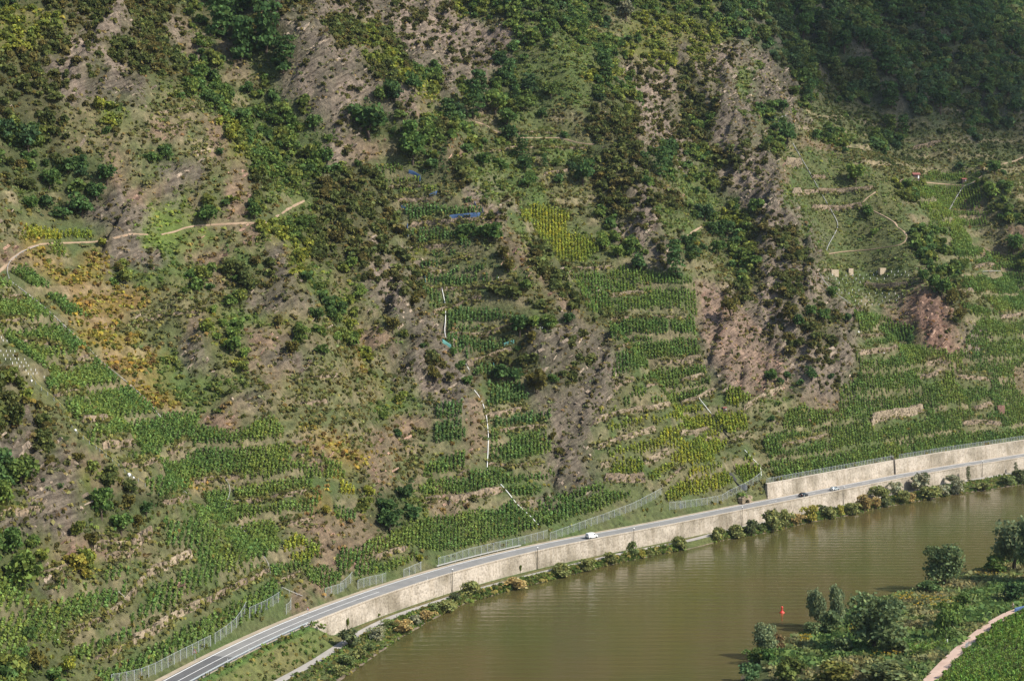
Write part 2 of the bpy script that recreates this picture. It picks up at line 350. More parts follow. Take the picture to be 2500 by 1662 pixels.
# ------------------------------------------------------------------ land cover: one letter per 50-unit survey cell
COVER = """
DDbbbsbbbTDDDbbrssrsrsYTTDDDTDTTTTTDffffffffffffff
YYYbssbbsTDDDbrrbYbssssssTTTTooYYYYTffffffffffffff
YYbssbbbbsTqTDDssrYbrrsssTTggTTYYrYsrrffffffffffff
bbssbsbbbTTqTTsrrrbYTrrsDggggYrssbssgrTfffffffffff
bbbsrrrgTTTooTsrssrsYrTDTDgggDTssbbrgrrTmfffffffff
bbboYgooooTTTTTrsDDsqgDqTgDoobbssbTrrTTommmfffmfff
TTbooooqqoqYTTTTsDTTTbToDogoobbsssbsbTDoTgmDmmmfmm
DTbboqoTooqYTTTTsqqTTDqTTDgggbbsDsTbsroqqoommoommm
bbTDDqoorroqTTTTTbvvDDbggToDDbbTTgTssrqggTooooDgoo
oToDDrqqrooqbggbbbbvvoosgoooobbsqggTrrggggoYTvvTTo
ooDDrrrGGqTqTogbbbbvvvvqsvvoobbsgDTYTsrggTqTvvvqTT
ovvvvrrGGGooqYTbbbsvvvTDbgvvvTssggoDTbbgggggTTvvoq
qyyvyrrrgqqggrYbbbbsYvvoDqbvvTTssDoTYrbbvgggTTvvqT
vvvyyTgggTqbbrYgbbsssvvvvTqbvvvvvvooTsssnnnnnTTvvv
vvvyyyyooooTrrrToTssbvvvbboqbvvvvvrrbrbsonnnqqbovv
vvovyyoooqYggYooTooorTvvvvTrbbvvvvrrrsbbbsvqqqbvvv
vvvoyyyoorTTqqToTqqTrrvvvbrrbbvvvvrrrrbbbsvvvqqsvv
vvvvoyyygroYqrrooyorrbvbbbrrbvvvvorrrrrsssvvvoqovv
sovvvvyyggggoqoooooosssbvvTbrsvvvvvrrTDssTvvvvovvq
bYvvvvvyyggqroooooggorrvvvrrrrvvvvvvvgoqqvvvvvvvvv
broovvvvvvqqvoooooTqqvvovvvrrvvvvvvvvoovvvvvvvvvvv
rrbovvvvvvvvvvvyyoqqovvqvvvsrvvvvvvvvovvvvvvvvvvvv
rrbrqovvvvvvvvqqyyqoovqvvvvrrvvvvvvvvovvvvvvvvvvvv
DrrrYqvvvyvvvvvvvoqoqvvvvvvrrvvvvvvvvovvvvvvvvvvvv
TrrrTbbDgvvvvvvyvTDDgqqvvvrvvvvvvvvvoovvvvvvvvvvvv
rrrrTTTovvgvvvqqqqDDgvvvvvvvvvvvvvvvvvvvvvvvvvvvvv
TToqqqqovvgvvvvqqqqvvvvvvvvvvvvvvvvvvvvvvvvvvvvvvv
TTYqYovvvvvvvvvqqqvvvvvvvvvvvvvvvvvvvvvvvvvvvvvvvv
vTroovvvqvvvvvvqvvvvvvvvvvvvvvvvvvvvvvvvvvvvvvvvvv
vbovvvvvvvvvvvqvvvvvvvvvvvvvvvvvvvvvvvvvvvvvvvvvvv
vTvvvvvvvvvvvvvvvvvvvvvvvvvvvvvvvvvvvvvvvvvvvvvvvv
vTTvvvvvvvvvvvvvvvvvvvvvvvvvvvvvvvvvvvvvvvvvvvvvvv
TTTovvvvvvvvvvvvvvvvvvvvvvvvvvvvvvvvvvvvvvvvvvvvvv
TTTovvvvvvvvvvvvvvvvvvvvvvvvvvvvvvvvvvvvvvvvvvvvvv
""".split()
for _r in COVER: assert len(_r) == 50, (_r, len(_r))
CG = np.array([list(r) for r in COVER])
def in_poly(pt, poly):
    x, y = pt[:, 0], pt[:, 1]; c = np.zeros(len(pt), bool); n = len(poly); j = n - 1
    for i in range(n):
        xi, yi = poly[i]; xj, yj = poly[j]
        if yi != yj: c ^= ((yi > y) != (yj > y)) & (x < (xj - xi) * (y - yi) / (yj - yi) + xi)
        j = i
    return c
TREADS = np.array([(1925, 385), (1990, 375), (2075, 395), (2150, 440), (2195, 490), (2235, 560), (2245, 640), (2215, 705), (2150, 735), (2040, 735), (2005, 660), (1985, 570), (1945, 470)], float)
STRIPES = [('g', 26, (1250, 420), (1330, 520), (1400, 620)), ('q', 17, (1190, 520), (1240, 570), (1290, 620), (1340, 680), (1390, 745), (1425, 805)), ('b', 14, (1310, 600), (1375, 690), (1435, 790), (1490, 870)), ('r', 30, (1435, 830), (1480, 890), (1470, 960), (1440, 1040), (1400, 1110)),
 ('r', 24, (925, 735), (980, 770), (1060, 800), (1090, 860), (1130, 930), (1090, 970)), ('q', 15, (1165, 980), (1145, 1080), (1105, 1150)), ('r', 26, (1870, 120), (1920, 220), (1955, 290)), ('r', 15, (1740, 130), (1790, 230), (1835, 320)), ('r', 22, (660, 0), (720, 60), (770, 130), (800, 190)), ('q', 9, (430, 40), (470, 110), (500, 170)),
 ('b', 20, (1490, 240), (1560, 340), (1590, 420), (1620, 520)), ('b', 14, (850, 420), (900, 520), (950, 600), (1000, 690)), ('Y', 11, (830, 680), (850, 790), (880, 870), (920, 960)), ('y', 24, (70, 590), (160, 700), (250, 800), (330, 900), (420, 985)), ('e', 38, (2235, 735), (2280, 780), (2290, 830)), ('p', 62, (1740, 760), (1800, 840), (1850, 900)), ('s', 24, (1860, 590), (1885, 650), (1880, 720), (1925, 790), (1960, 850)), ('r', 20, (1975, 560), (2030, 700), (2075, 830), (2055, 950))]
def cover_at(xyz, warp=55.0, sd=0):
    px, f = project(xyz); x, y = xyz[:, 0] + 31.7 * sd, xyz[:, 1] - 12.9 * sd
    px = px + 45 * np.c_[vnoise(x * .025, y * .025 + xyz[:, 2] * .02, 39), vnoise(x * .025 + 9, y * .025 + xyz[:, 2] * .02, 40)] + warp * np.c_[fbm(x * .07, y * .07 + xyz[:, 2] * .05, 31, 3), fbm(x * .07 + 50, y * .07 + xyz[:, 2] * .05, 35, 3)]
    i = np.clip((px[:, 1] // 50).astype(int), 0, len(COVER) - 1); j = np.clip((px[:, 0] // 50).astype(int), 0, 49)
    c = CG[i, j].copy()
    for k, wd, *pts in STRIPES:
        q = np.array(pts, float); lo, hi = q.min(0) - wd * 2, q.max(0) + wd * 2; m = np.where((px > lo).all(1) & (px < hi).all(1))[0]
        if not len(m): continue
        p = px[m]; dm = np.full(len(p), 1e9)
        for a, b in zip(q[:-1], q[1:]):
            t = np.clip(((p - a) @ (b - a)) / ((b - a) @ (b - a)), 0, 1); dm = np.minimum(dm, np.linalg.norm(p - a - t[:, None] * (b - a), axis=1))
        c[m[dm < wd]] = k
    c[in_poly(px, TREADS)] = 'h'
    return c
#        soil colour, second colour (mixed by noise), bare-rock amount
GROUND = dict(D=((.05, .065, .025), (.085, .08, .04), .2), T=((.06, .08, .03), (.09, .095, .042), .2), Y=((.1, .11, .035), (.13, .12, .05), .1), b=((.055, .065, .028), (.085, .08, .04), .3),
              s=((.15, .125, .095), (.22, .175, .14), .9), r=((.155, .13, .102), (.095, .085, .062), 1.0), q=((.19, .135, .093), (.135, .112, .07), .6), g=((.075, .11, .035), (.1, .115, .042), .1),
              o=((.085, .105, .042), (.125, .118, .056), .3), y=((.17, .145, .045), (.175, .115, .048), .1), f=((.06, .08, .035), (.12, .11, .08), .3), m=((.07, .09, .035), (.1, .1, .05), .1),
              v=((.105, .105, .05), (.07, .1, .035), .1), n=((.13, .14, .07), (.2, .17, .11), .1), G=((.11, .15, .038), (.095, .13, .035), .0), p=((.23, .165, .125), (.15, .115, .085), .9), e=((.22, .135, .1), (.15, .1, .075), .9), h=((.07, .095, .035), (.095, .1, .042), .1))
# ------------------------------------------------------------------ hillside
DS, DD = 1.0, 1.0
S_ = np.r_[np.arange(60, SF[-1] - 520, DS), np.arange(SF[-1] - 520, SF[-1] - 5, 5.0)]; D_ = np.r_[np.arange(0, 4, 0.5), np.arange(4, 460, DD)]
si = np.clip(S_.astype(int), 0, len(FOOT) - 1)
PX = FOOT[si, 0][:, None] + FN[si, 0][:, None] * D_[None]; PY = FOOT[si, 1][:, None] + FN[si, 1][:, None] * D_[None]
gs = np.repeat(S_, len(D_)); gd = np.tile(D_, len(S_)); gxy = np.c_[PX.ravel(), PY.ravel()]
gz = base_z(gs, gd) + relief(gxy) * smooth(0, 30, gd)
cls0 = cover_at(np.c_[gxy, gz])
rockiness = np.zeros(len(gz))
for k, gdef in GROUND.items(): rockiness[cls0 == k] = gdef[2]
def blur_grid(a, it=2):
    a = a.reshape(len(S_), len(D_)).copy()
    for _ in range(it):
        a[1:-1] = (a[:-2] + 2 * a[1:-1] + a[2:]) / 4; a[:, 1:-1] = (a[:, :-2] + 2 * a[:, 1:-1] + a[:, 2:]) / 4
    return a.ravel()
rockiness = blur_grid(rockiness, 3)
rough = fbm(gxy[:, 0] * .05 + gz * .03, gxy[:, 1] * .05, 3, 5)
rr = (gxy[:, 0] * .75 + gxy[:, 1] * .25 - gz * .62)                       # slate beds dip across the slope
ledge = np.abs(fbm(rr * .16, gd * .02, 11, 4)) * 2.0 + fbm(gxy[:, 0] * .22, gxy[:, 1] * .22 + gz * .2, 21, 3)
ZSM = gz.reshape(len(S_), len(D_)).copy()           # the even slope before ledges: terraces run level along it
def terrace(s, d, z):
    t = z / 8.6 + vnoise(s * .03, d * .02, 44) * .3; return t - np.floor(t), (vnoise(s * .03, np.floor(t) * 7.3, 47) > -.2) & (d > 4)
fr, fron = terrace(gs, gd, gz); step = (smooth(0.0, 0.12, fr) - fr) * 2.2 * fron               # old terraces: risers and treads
terr_amt = np.isin(cls0, list("vnoyg")).astype(float); terr_amt = blur_grid(terr_amt, 3)
gz = gz + smooth(0, 12, gd) * (rough * 2.0 + rockiness * ((ledge - .4) * 4.2 + (1.1 - np.abs(fbm(rr * .045, gd * .012, 13, 3)) * 4) * 2.6) + step * terr_amt * .9)
gpos = np.c_[gxy, gz]
mixn = np.clip(0.5 + 1.1 * fbm(gxy[:, 0] * .11, gxy[:, 1] * .11 + gz * .1, 61, 4), 0, 1)[:, None]
gcol = 0; LUT = {k: i for i, k in enumerate(GROUND)}; TA = np.array([v[0] for v in GROUND.values()]); TB = np.array([v[1] for v in GROUND.values()]); TR = np.array([v[2] for v in GROUND.values()])
rockiness = 0
for sd_ in range(4):
    li = np.array([LUT[k] for k in cover_at(gpos, 55, sd_)]); gcol = gcol + (TA[li] * (1 - mixn) + TB[li] * mixn) / 4; rockiness = rockiness + TR[li] / 4
_pg = project(gpos)[0]; ris = (blur_grid(((np.isin(cls0, list("vnyo")) | (np.isin(cls0, list("gm")) & (_pg[:, 0] > 1850) & (_pg[:, 1] > 260))) & fron & (fr < .13)).astype(float), 1) * .8)[:, None]
gcol = gcol * (1 - ris) + ris * np.array((.25, .195, .13)) * (1 + 1.1 * fbm(gxy[:, 0] * .5, gxy[:, 1] * .5 + gz * .3, 141, 2)[:, None]); gcol = np.clip(gcol, .01, .6); rockiness = np.maximum(rockiness, ris[:, 0] * .5)
nS, nD = len(S_), len(D_)
ii, jj = np.meshgrid(np.arange(nS - 1), np.arange(nD - 1), indexing='ij'); a = (ii * nD + jj).ravel()
GF = np.c_[a, a + nD, a + nD + 1, a + 1]
BVH = BVHTree.FromPolygons(gpos.tolist(), GF.tolist())
def hit(px):
    """survey points -> points on the hillside"""
    out = []
    for d in rays(px):
        h = BVH.ray_cast(Vector((0, 0, CAMZ)), Vector(d))
        out.append(h[0] if h[0] is not None else None)
    if any(o is None for o in out):
        good = [o for o in out if o is not None]
        out = [o for o in out if o is not None] if good else []
    return np.array([tuple(o) for o in out])
ZGRID = gz.reshape(nS, nD)
def ground_z(s, d, ZG=None):
    ZG = ZGRID if ZG is None else ZG
    fi = np.clip(np.interp(s, S_, np.arange(nS)), 0, nS - 1.001); i = fi.astype(int); fi = fi - i
    fj = np.interp(d, D_, np.arange(nD)); j = np.clip(fj.astype(int), 0, nD - 2); fj = fj - j
    return (ZG[i, j] * (1 - fi) + ZG[i + 1, j] * fi) * (1 - fj) + (ZG[i, j + 1] * (1 - fi) + ZG[i + 1, j + 1] * fi) * fj
def sd_xy(s, d):
    x = np.interp(s, SF, FOOT[:, 0]); y = np.interp(s, SF, FOOT[:, 1]); nx = np.interp(s, SF, FN[:, 0]); ny = np.interp(s, SF, FN[:, 1])
    return np.c_[x + nx * d, y + ny * d]
def drape(xy, dz=0.0):
    s, d = to_sd(xy); return np.c_[xy, ground_z(s, d) + dz]
# ------------------------------------------------------------------ road, towpath, banks, river
EZ = len(EDGE)
def strip(o0, o1, z, i0=0, i1=None, step=2, dz1=None):
    idx = np.arange(i0, EZ if i1 is None else i1, step); n = len(idx); a = EDGE[idx] + EN[idx] * np.asarray(o0).reshape(-1, 1); b = EDGE[idx] + EN[idx] * np.asarray(o1).reshape(-1, 1)
    V = np.vstack([np.c_[a, np.full(n, z)], np.c_[b, np.full(n, z if dz1 is None else dz1)]]); k = np.arange(n - 1)
    return V, np.c_[k, k + 1, k + 1 + n, k + n]
path_px = np.array([(640, 1674), (680, 1655), (752, 1617), (835, 1563), (902, 1523), (955, 1500), (1045, 1472), (1117, 1447), (1188, 1429), (1260, 1409), (1350, 1387), (1439, 1366), (1511, 1348), (1636, 1325), (1720, 1309)], float)
ps, po = edge_s(on_level(path_px, 1.9))
_k = np.argsort(ps); idx = np.arange(EZ, dtype=float)
path_o = np.interp(idx, ps[_k], po[_k]); path_o = np.minimum(path_o, -0.9); path_o[idx > ps.max()] = -0.9
_lw = idx < ps.min(); path_o[_lw] = path_o[np.argmax(~_lw)] 
wl_px = np.array([(850, 1650), (905, 1608), (945, 1580), (1025, 1530), (1100, 1488), (1190, 1450), (1290, 1422), (1400, 1390), (1475, 1373), (1547, 1360), (1670, 1339), (1750, 1320), (1828, 1309), (1911, 1292), (1972, 1274), (2054, 1263), (2162, 1236), (2233, 1226), (2330, 1207), (2413, 1196), (2500, 1182)], float)
ws, wo = edge_s(on_level(wl_px, 0.0)); _k = np.argsort(ws); wl_o = np.interp(idx, ws[_k], wo[_k])
gk = np.exp(-np.arange(-20, 21) ** 2 / 128.); gk /= gk.sum()
def sm1(a): return np.convolve(np.r_[[a[0]] * 20, a, [a[-1]] * 20], gk, 'valid')
path_o = sm1(path_o); wl_o = np.minimum(sm1(wl_o), path_o - 4.5)
PW = 2.6
wall_s0 = float(edge_s(on_level([(765, 1524)], ROADZ))[0][0])            # the river wall begins here; grass bank before it
wallh = smooth(wall_s0 - 3, wall_s0 + 12, idx)
bank_cols = np.linspace(0, 1, 34); BV = []; BC = []
bank_idx = np.arange(0, EZ, 2)
for i in bank_idx:
    o_top, o_p, o_w = -0.25, path_o[i], wl_o[i]
    us = np.r_[np.linspace(o_top, min(o_p, o_top - .3), 10), np.linspace(min(o_p, o_top - .3) - PW, o_w, 16), np.linspace(o_w - .7, o_w - 6, 4)]
    for c_, o in enumerate(us):
        t = (o - o_top) / (min(o_p, o_top - .3) - o_top) if c_ < 10 else 0
        if c_ < 10: z = (ROADZ - 0.12) * (1 - wallh[i]) * (1 - smooth(0.05, 1.0, t)) + 1.78 * (wallh[i] + (1 - wallh[i]) * smooth(0.05, 1.0, t))
        elif c_ < 26:
            t = (c_ - 10) / 15.; z = 1.78 * (1 - smooth(0.0, 1, t)) + 0.0 + 0.5 * math.sin(PI * t) * 0.6
        else: z = -0.6 * (c_ - 25)
        x, y = EDGE[i] + EN[i] * o
        bump = (0.25 if (10 < c_ < 26) or (c_ < 9 and wallh[i] < .5) else 0) * float(fbm(np.array([x * .5]), np.array([y * .5]), 71, 3)[0])
        BV.append((x, y, z + bump)); t2 = float(vnoise(np.array([x * .12]), np.array([y * .12]), 81)[0]) + .5
        if c_ >= 24: BC.append((.2, .16, .12))
        elif c_ < 10: g1 = np.array((.17, .14, .065)); g2 = np.array((.08, .13, .035)); q = np.clip(t2 * .8 if c_ > 2 else 1, 0, 1); BC.append(tuple(g1 * (1 - q) + g2 * q))
        else: g1 = np.array((.11, .12, .045)); g2 = np.array((.06, .09, .03)); BC.append(tuple(g1 * (1 - t2) + g2 * t2))
nb = 30; nr = len(bank_idx); ii, jj = np.meshgrid(np.arange(nr - 1), np.arange(nb - 1), indexing='ij'); a = (ii * nb + jj).ravel()
BF = np.c_[a, a + 1, a + nb + 1, a + nb]
BV = np.array(BV); BC = np.array(BC)
def build_setting():
    o = link("hillside", mesh_np("hillside", gpos, GF, M["ground"], dict(gc=gcol, rock=rockiness), True)); tag(o, kind="structure")
    o = link("river_bank", mesh_np("river_bank", BV, BF, M["ground"], dict(gc=BC, rock=np.zeros(len(BV))), True)); tag(o, kind="structure")
    V, F = strip(-0.3, 8.9, ROADZ - 0.02); o = link("road_verge", mesh_np("road_verge", V, F, M["dirt_verge"])); tag(o, kind="structure")
    V, F = strip(0.15, 7.2, ROADZ); o = link("road", mesh_np("road", V, F, M["asphalt"])); tag(o, kind="structure")
    d0, d1 = [int(v) for v in edge_s(on_level([(380, 1716), (565, 1598)], ROADZ))[0]]
    V, F = strip(0.15, 7.2, ROADZ + .004, 0, d1); o = link("road_patch", mesh_np("road_patch", V, F, M["old_asphalt"])); tag(o, kind="structure")
    VV, FF = [], []
    def mark(o0, o1, i0=0, i1=None):
        V, F = strip(o0, o1, ROADZ + .008, i0, i1, 1); n = sum(len(v) for v in VV); VV.append(V); FF.append(F + n)
    mark(0.55, 0.8); mark(6.55, 6.85)
    sd = int(edge_s(on_level([(1900, 1228)], ROADZ))[0][0])
    mark(3.58, 3.78, 0, int(edge_s(on_level([(960, 1445)], ROADZ))[0][0]))
    for i in range(sd, EZ - 8, 12): mark(3.58, 3.75, i, i + 6)
    o = link("road_markings", mesh_np("road_markings", np.vstack(VV), np.vstack(FF), M["white"])); tag(o, kind="structure")
    V, F = strip(path_o[::2], path_o[::2] - PW, 1.86); o = link("towpath", mesh_np("towpath", V, F, M["lane"])); tag(o, kind="structure")
    o = link("water", mesh_np("water", [(-500, 150, 0), (900, 150, 0), (900, 1500, 0), (-500, 1500, 0)], [(0, 1, 2, 3)], M["water"])); tag(o, kind="structure")
# ------------------------------------------------------------------ surveyed lines: walls, paths, rails; vineyard plots
#  sheet, wall height, stone ('d' slate, 'l' pale), points
WALLS = [
 ('E', 2.2, 'l', 1850, 490, 1960, 478, 2080, 468), ('E', 1.0, 'd', 1560, 292, 1760, 296, 1870, 282), ('E', 1.1, 'd', 1850, 640, 2000, 632, 2200, 628, 2352, 632),
 ('E', 1.2, 'd', 1870, 830, 2000, 822, 2150, 800, 2250, 770, 2345, 740), ('E', 1.0, 'd', 2190, 950, 2352, 918), ('F', 2.4, 'l', 5, 955, 75, 932, 150, 922), ('E', 1.4, 'd', 1865, 1115, 1940, 1085, 2010, 1045),
 ('E', 1.1, 'd', 2090, 1098, 2220, 1082, 2352, 1062), ('F', 1.8, 'l', 5, 1072, 90, 1055, 172, 1035), ('E', 2.4, 'l', 1735, 1358, 1800, 1325, 1900, 1292, 2000, 1275, 2110, 1262, 2230, 1240, 2350, 1218), ('F', 2.0, 'l', 0, 1232, 90, 1212, 140, 1185, 250, 1135),
 ('E', 2.0, 'l', 1760, 1530, 1880, 1480, 2020, 1435, 2160, 1392), ('F', 1.8, 'l', 5, 1432, 90, 1430, 200, 1402), ('H', 4.0, 'd', 1800, 205, 1930, 208, 2085, 198), ('H', 2.6, 'l', 2075, 88, 2160, 60, 2245, 10), ('H', 2.0, 'l', 1770, 108, 1838, 98),
 ('H', 1.0, 'd', 2192, 235, 2260, 175, 2340, 110), ('F', 1.6, 'l', 430, 1262, 520, 1205, 600, 1160, 700, 1118), ('F', 1.2, 'l', 350, 1482, 410, 1462, 470, 1415), ('F', 3.6, 'l', 1310, 1365, 1345, 1332, 1480, 1310, 1600, 1290, 1665, 1272),
 ('F', 1.6, 'd', 1935, 1362, 2020, 1350, 2105, 1352, 2200, 1365), ('F', 1.8, 'd', 2000, 1262, 2080, 1240, 2138, 1222), ('F', 1.0, 'd', 700, 1508, 850, 1475, 1020, 1432), ('F', 1.6, 'd', 1205, 568, 1300, 572, 1400, 566, 1480, 535, 1560, 490),
 ('F', 1.0, 'd', 1230, 758, 1310, 762, 1390, 748), ('F', 1.4, 'd', 1225, 875, 1330, 858, 1430, 858, 1510, 815, 1592, 772), ('F', 1.2, 'd', 1690, 946, 1760, 936, 1832, 936), ('F', 1.6, 'd', 1640, 1045, 1720, 1032, 1800, 992), ('F', 1.2, 'd', 1890, 1036, 2000, 1042, 2115, 1056),
 ('F', 2.4, 'd', 1260, 412, 1340, 432, 1420, 440, 1500, 428, 1560, 410), ('F', 1.2, 'd', 965, 316, 1100, 310, 1300, 304, 1500, 300, 1600, 300), ('C', 1.5, 'd', 900, 1425, 1000, 1430, 1110, 1434, 1245, 1412), ('C', 2.2, 'l', 770, 1340, 835, 1328), ('C', 1.3, 'd', 840, 1326, 930, 1312, 1100, 1315, 1330, 1292),
 ('C', 3.0, 'l', 724, 1130, 838, 1142), ('C', 1.2, 'd', 900, 1218, 1000, 1214), ('C', 1.0, 'l', 812, 893, 882, 890), ('E', 1.3, 'd', 590, 425, 680, 436, 770, 442, 900, 432, 1000, 422, 1100, 398, 1190, 372), ('E', 1.4, 'd', 640, 600, 720, 572, 800, 552, 900, 512, 970, 482),
 ('E', 1.8, 'd', 740, 752, 820, 752, 900, 764, 1000, 752, 1110, 712, 1215, 678), ('E', 1.8, 'd', 870, 948, 950, 928, 1030, 898, 1175, 848), ('E', 1.5, 'd', 990, 1302, 1080, 1296, 1180, 1268, 1280, 1248), ('E', 1.4, 'd', 1070, 1412, 1200, 1398, 1420, 1372), ('E', 1.3, 'd', 730, 255, 800, 242, 905, 208),
 ('E', 1.0, 'd', 520, 155, 650, 146, 800, 120), ('E', 1.0, 'd', 540, 328, 640, 322, 740, 306), ('B', 1.4, 'd', 330, 1288, 430, 1278, 560, 1280), ('B', 1.2, 'd', 370, 1368, 500, 1372, 640, 1360), ('B', 1.8, 'd', 480, 1542, 620, 1526, 740, 1520, 860, 1510, 990, 1505),
 ('H', 1.2, 'd', 1010, 94, 1180, 108, 1380, 90), ('H', 3.4, 'd', 740, 362, 800, 352, 870, 338, 950, 318, 1030, 300, 1112, 276), ('H', 2.4, 'd', 570, 352, 630, 342, 700, 334), ('H', 1.6, 'l', 1200, 372, 1260, 366, 1330, 350), ('H', 1.8, 'd', 240, 745, 310, 712, 380, 690, 462, 672),
 ('H', 1.6, 'd', 800, 182, 832, 170, 862, 140), ('D', 1.0, 'd', 5, 482, 80, 486, 150, 492), ('D', 1.0, 'd', 5, 655, 90, 660, 180, 642), ('D', 1.1, 'd', 120, 805, 220, 802, 330, 812, 420, 838), ('D', 1.0, 'd', 420, 1000, 510, 945, 600, 890),
 ('D', 1.2, 'd', 365, 1175, 450, 1150, 530, 1142, 640, 1160, 750, 1192, 930, 1195), ('D', 2.0, 'd', 560, 1345, 650, 1335, 760, 1325, 890, 1310, 1025, 1288), ('D', 1.6, 'd', 700, 1505, 790, 1500, 870, 1492, 990, 1468), ('D', 1.2, 'd', 1150, 1560, 1230, 1510, 1272, 1470),
 ('G', 1.4, 'd', 830, 104, 910, 104, 990, 98, 1100, 55), ('G', 1.6, 'd', 1112, 368, 1190, 350, 1290, 318), ('G', 1.4, 'd', 1330, 222, 1420, 198, 1500, 192, 1640, 182), ('G', 1.4, 'd', 1575, 362, 1690, 352, 1800, 342, 1930, 312, 2110, 284),
 ('G', 1.6, 'd', 1890, 515, 2000, 502, 2130, 480), ('G', 1.6, 'd', 2020, 40, 2110, 60, 2200, 88), ('G', 2.6, 'l', 1150, 772, 1230, 742, 1312, 718), ('G', 2.4, 'l', 1000, 842, 1070, 812, 1148, 790), ('G', 2.2, 'l', 720, 1140, 790, 1098, 870, 1032, 930, 955, 990, 880),
 ('G', 1.0, 'd', 440, 1318, 480, 1245, 520, 1210, 610, 1178, 715, 1142), ('G', 2.8, 'l', 905, 1318, 980, 1278, 1060, 1236, 1150, 1168), ('G', 2.4, 'l', 1160, 1160, 1230, 1112, 1310, 1078, 1390, 1040), ('G', 1.6, 'd', 1400, 1042, 1480, 995, 1550, 962, 1640, 915, 1720, 880, 1830, 815),
 ('G', 1.2, 'd', 650, 1430, 760, 1385, 890, 1322), ('G', 1.4, 'd', 1890, 905, 1970, 868, 2060, 832), ('G', 2.0, 'l', 635, 660, 740, 640, 880, 658), ('G', 2.0, 'd', 720, 745, 800, 722, 885, 712), ('G', 3.0, 'd', 900, 690, 950, 620, 1040, 565), ('G', 2.0, 'l', 300, 850, 380, 842, 460, 800),
 ('G', 1.8, 'd', 0, 455, 80, 418, 170, 428, 280, 408), ('D', 1.0, 'd', 2050, 1224, 2150, 1212, 2240, 1200), ('D', 0.9, 'd', 2020, 1065, 2150, 1045, 2310, 1020), ('D', 0.9, 'd', 1960, 1492, 2060, 1478, 2160, 1462), ('D', 0.9, 'd', 930, 702, 1000, 655, 1080, 622, 1200, 605, 1390, 582),
 ('A', 1.0, 'd', 1060, 782, 1160, 765, 1270, 745, 1390, 735), ('A', 1.2, 'd', 1090, 905, 1230, 870, 1300, 840), ('A', 1.2, 'l', 1310, 1058, 1440, 1030, 1520, 1010), ('B', 1.0, 'd', 1015, 1036, 1110, 1030, 1220, 1002), ('B', 1.0, 'd', 1240, 1012, 1450, 1012, 1700, 1018), ('B', 0.9, 'd', 1220, 912, 1330, 908, 1470, 915),
 ('B', 1.4, 'd', 1390, 1195, 1480, 1178, 1570, 1168), ('C', 1.4, 'd', 1590, 1020, 1680, 1008, 1790, 970), ('C', 1.4, 'd', 1500, 1250, 1620, 1255, 1750, 1262, 1900, 1262), ('F', 1.6, 'd', 2010, 300, 2120, 270, 2190, 290), ('F', 1.8, 'l', 1895, 462, 1950, 458, 2005, 450), ('F', 1.0, 'd', 2190, 625, 2270, 618, 2352, 605),
]
PATHS = [
 ('earth_path', 1.5, np.vstack([P('D', 1100, 62, 1200, 40, 1260, 15), P('A', 1340, 1540, 1520, 1528, 1700, 1520, 1820, 1525, 1890, 1478, 1960, 1430, 2080, 1368)])),
 ('earth_path', 1.6, P('D', -20, 330, 40, 270, 100, 212, 180, 160, 270, 126, 450, 118, 650, 112, 900, 55, 1010, 62)),
 ('earth_path', 1.6, P('B', 900, 825, 980, 845, 1040, 885, 1110, 912)), ('earth_path', 1.4, P('B', 1220, 940, 1360, 942, 1500, 940, 1640, 978, 1740, 985)),
 ('earth_path', 1.8, P('C', 1235, 1398, 1272, 1355, 1340, 1308)), ('earth_path', 2.0, np.vstack([P('C', 1322, 1440, 1400, 1478, 1480, 1525), P('F', 1480, 10, 1535, 40, 1555, 80, 1540, 112, 1500, 135, 1400, 150, 1300, 165, 1100, 180, 980, 200, 880, 222)])),
 ('earth_path', 1.6, P('C', 2352, 1068, 2300, 1098, 2190, 1122)), ('earth_path', 1.6, P('C', 2090, 1180, 2040, 1222, 1960, 1272, 1800, 1256, 1600, 1240, 1500, 1212)), ('earth_path', 1.2, P('F', 5, 100, 60, 60, 150, 5)), ('earth_path', 1.4, P('C', 1590, 1245, 1610, 1215, 1660, 1195)),
]
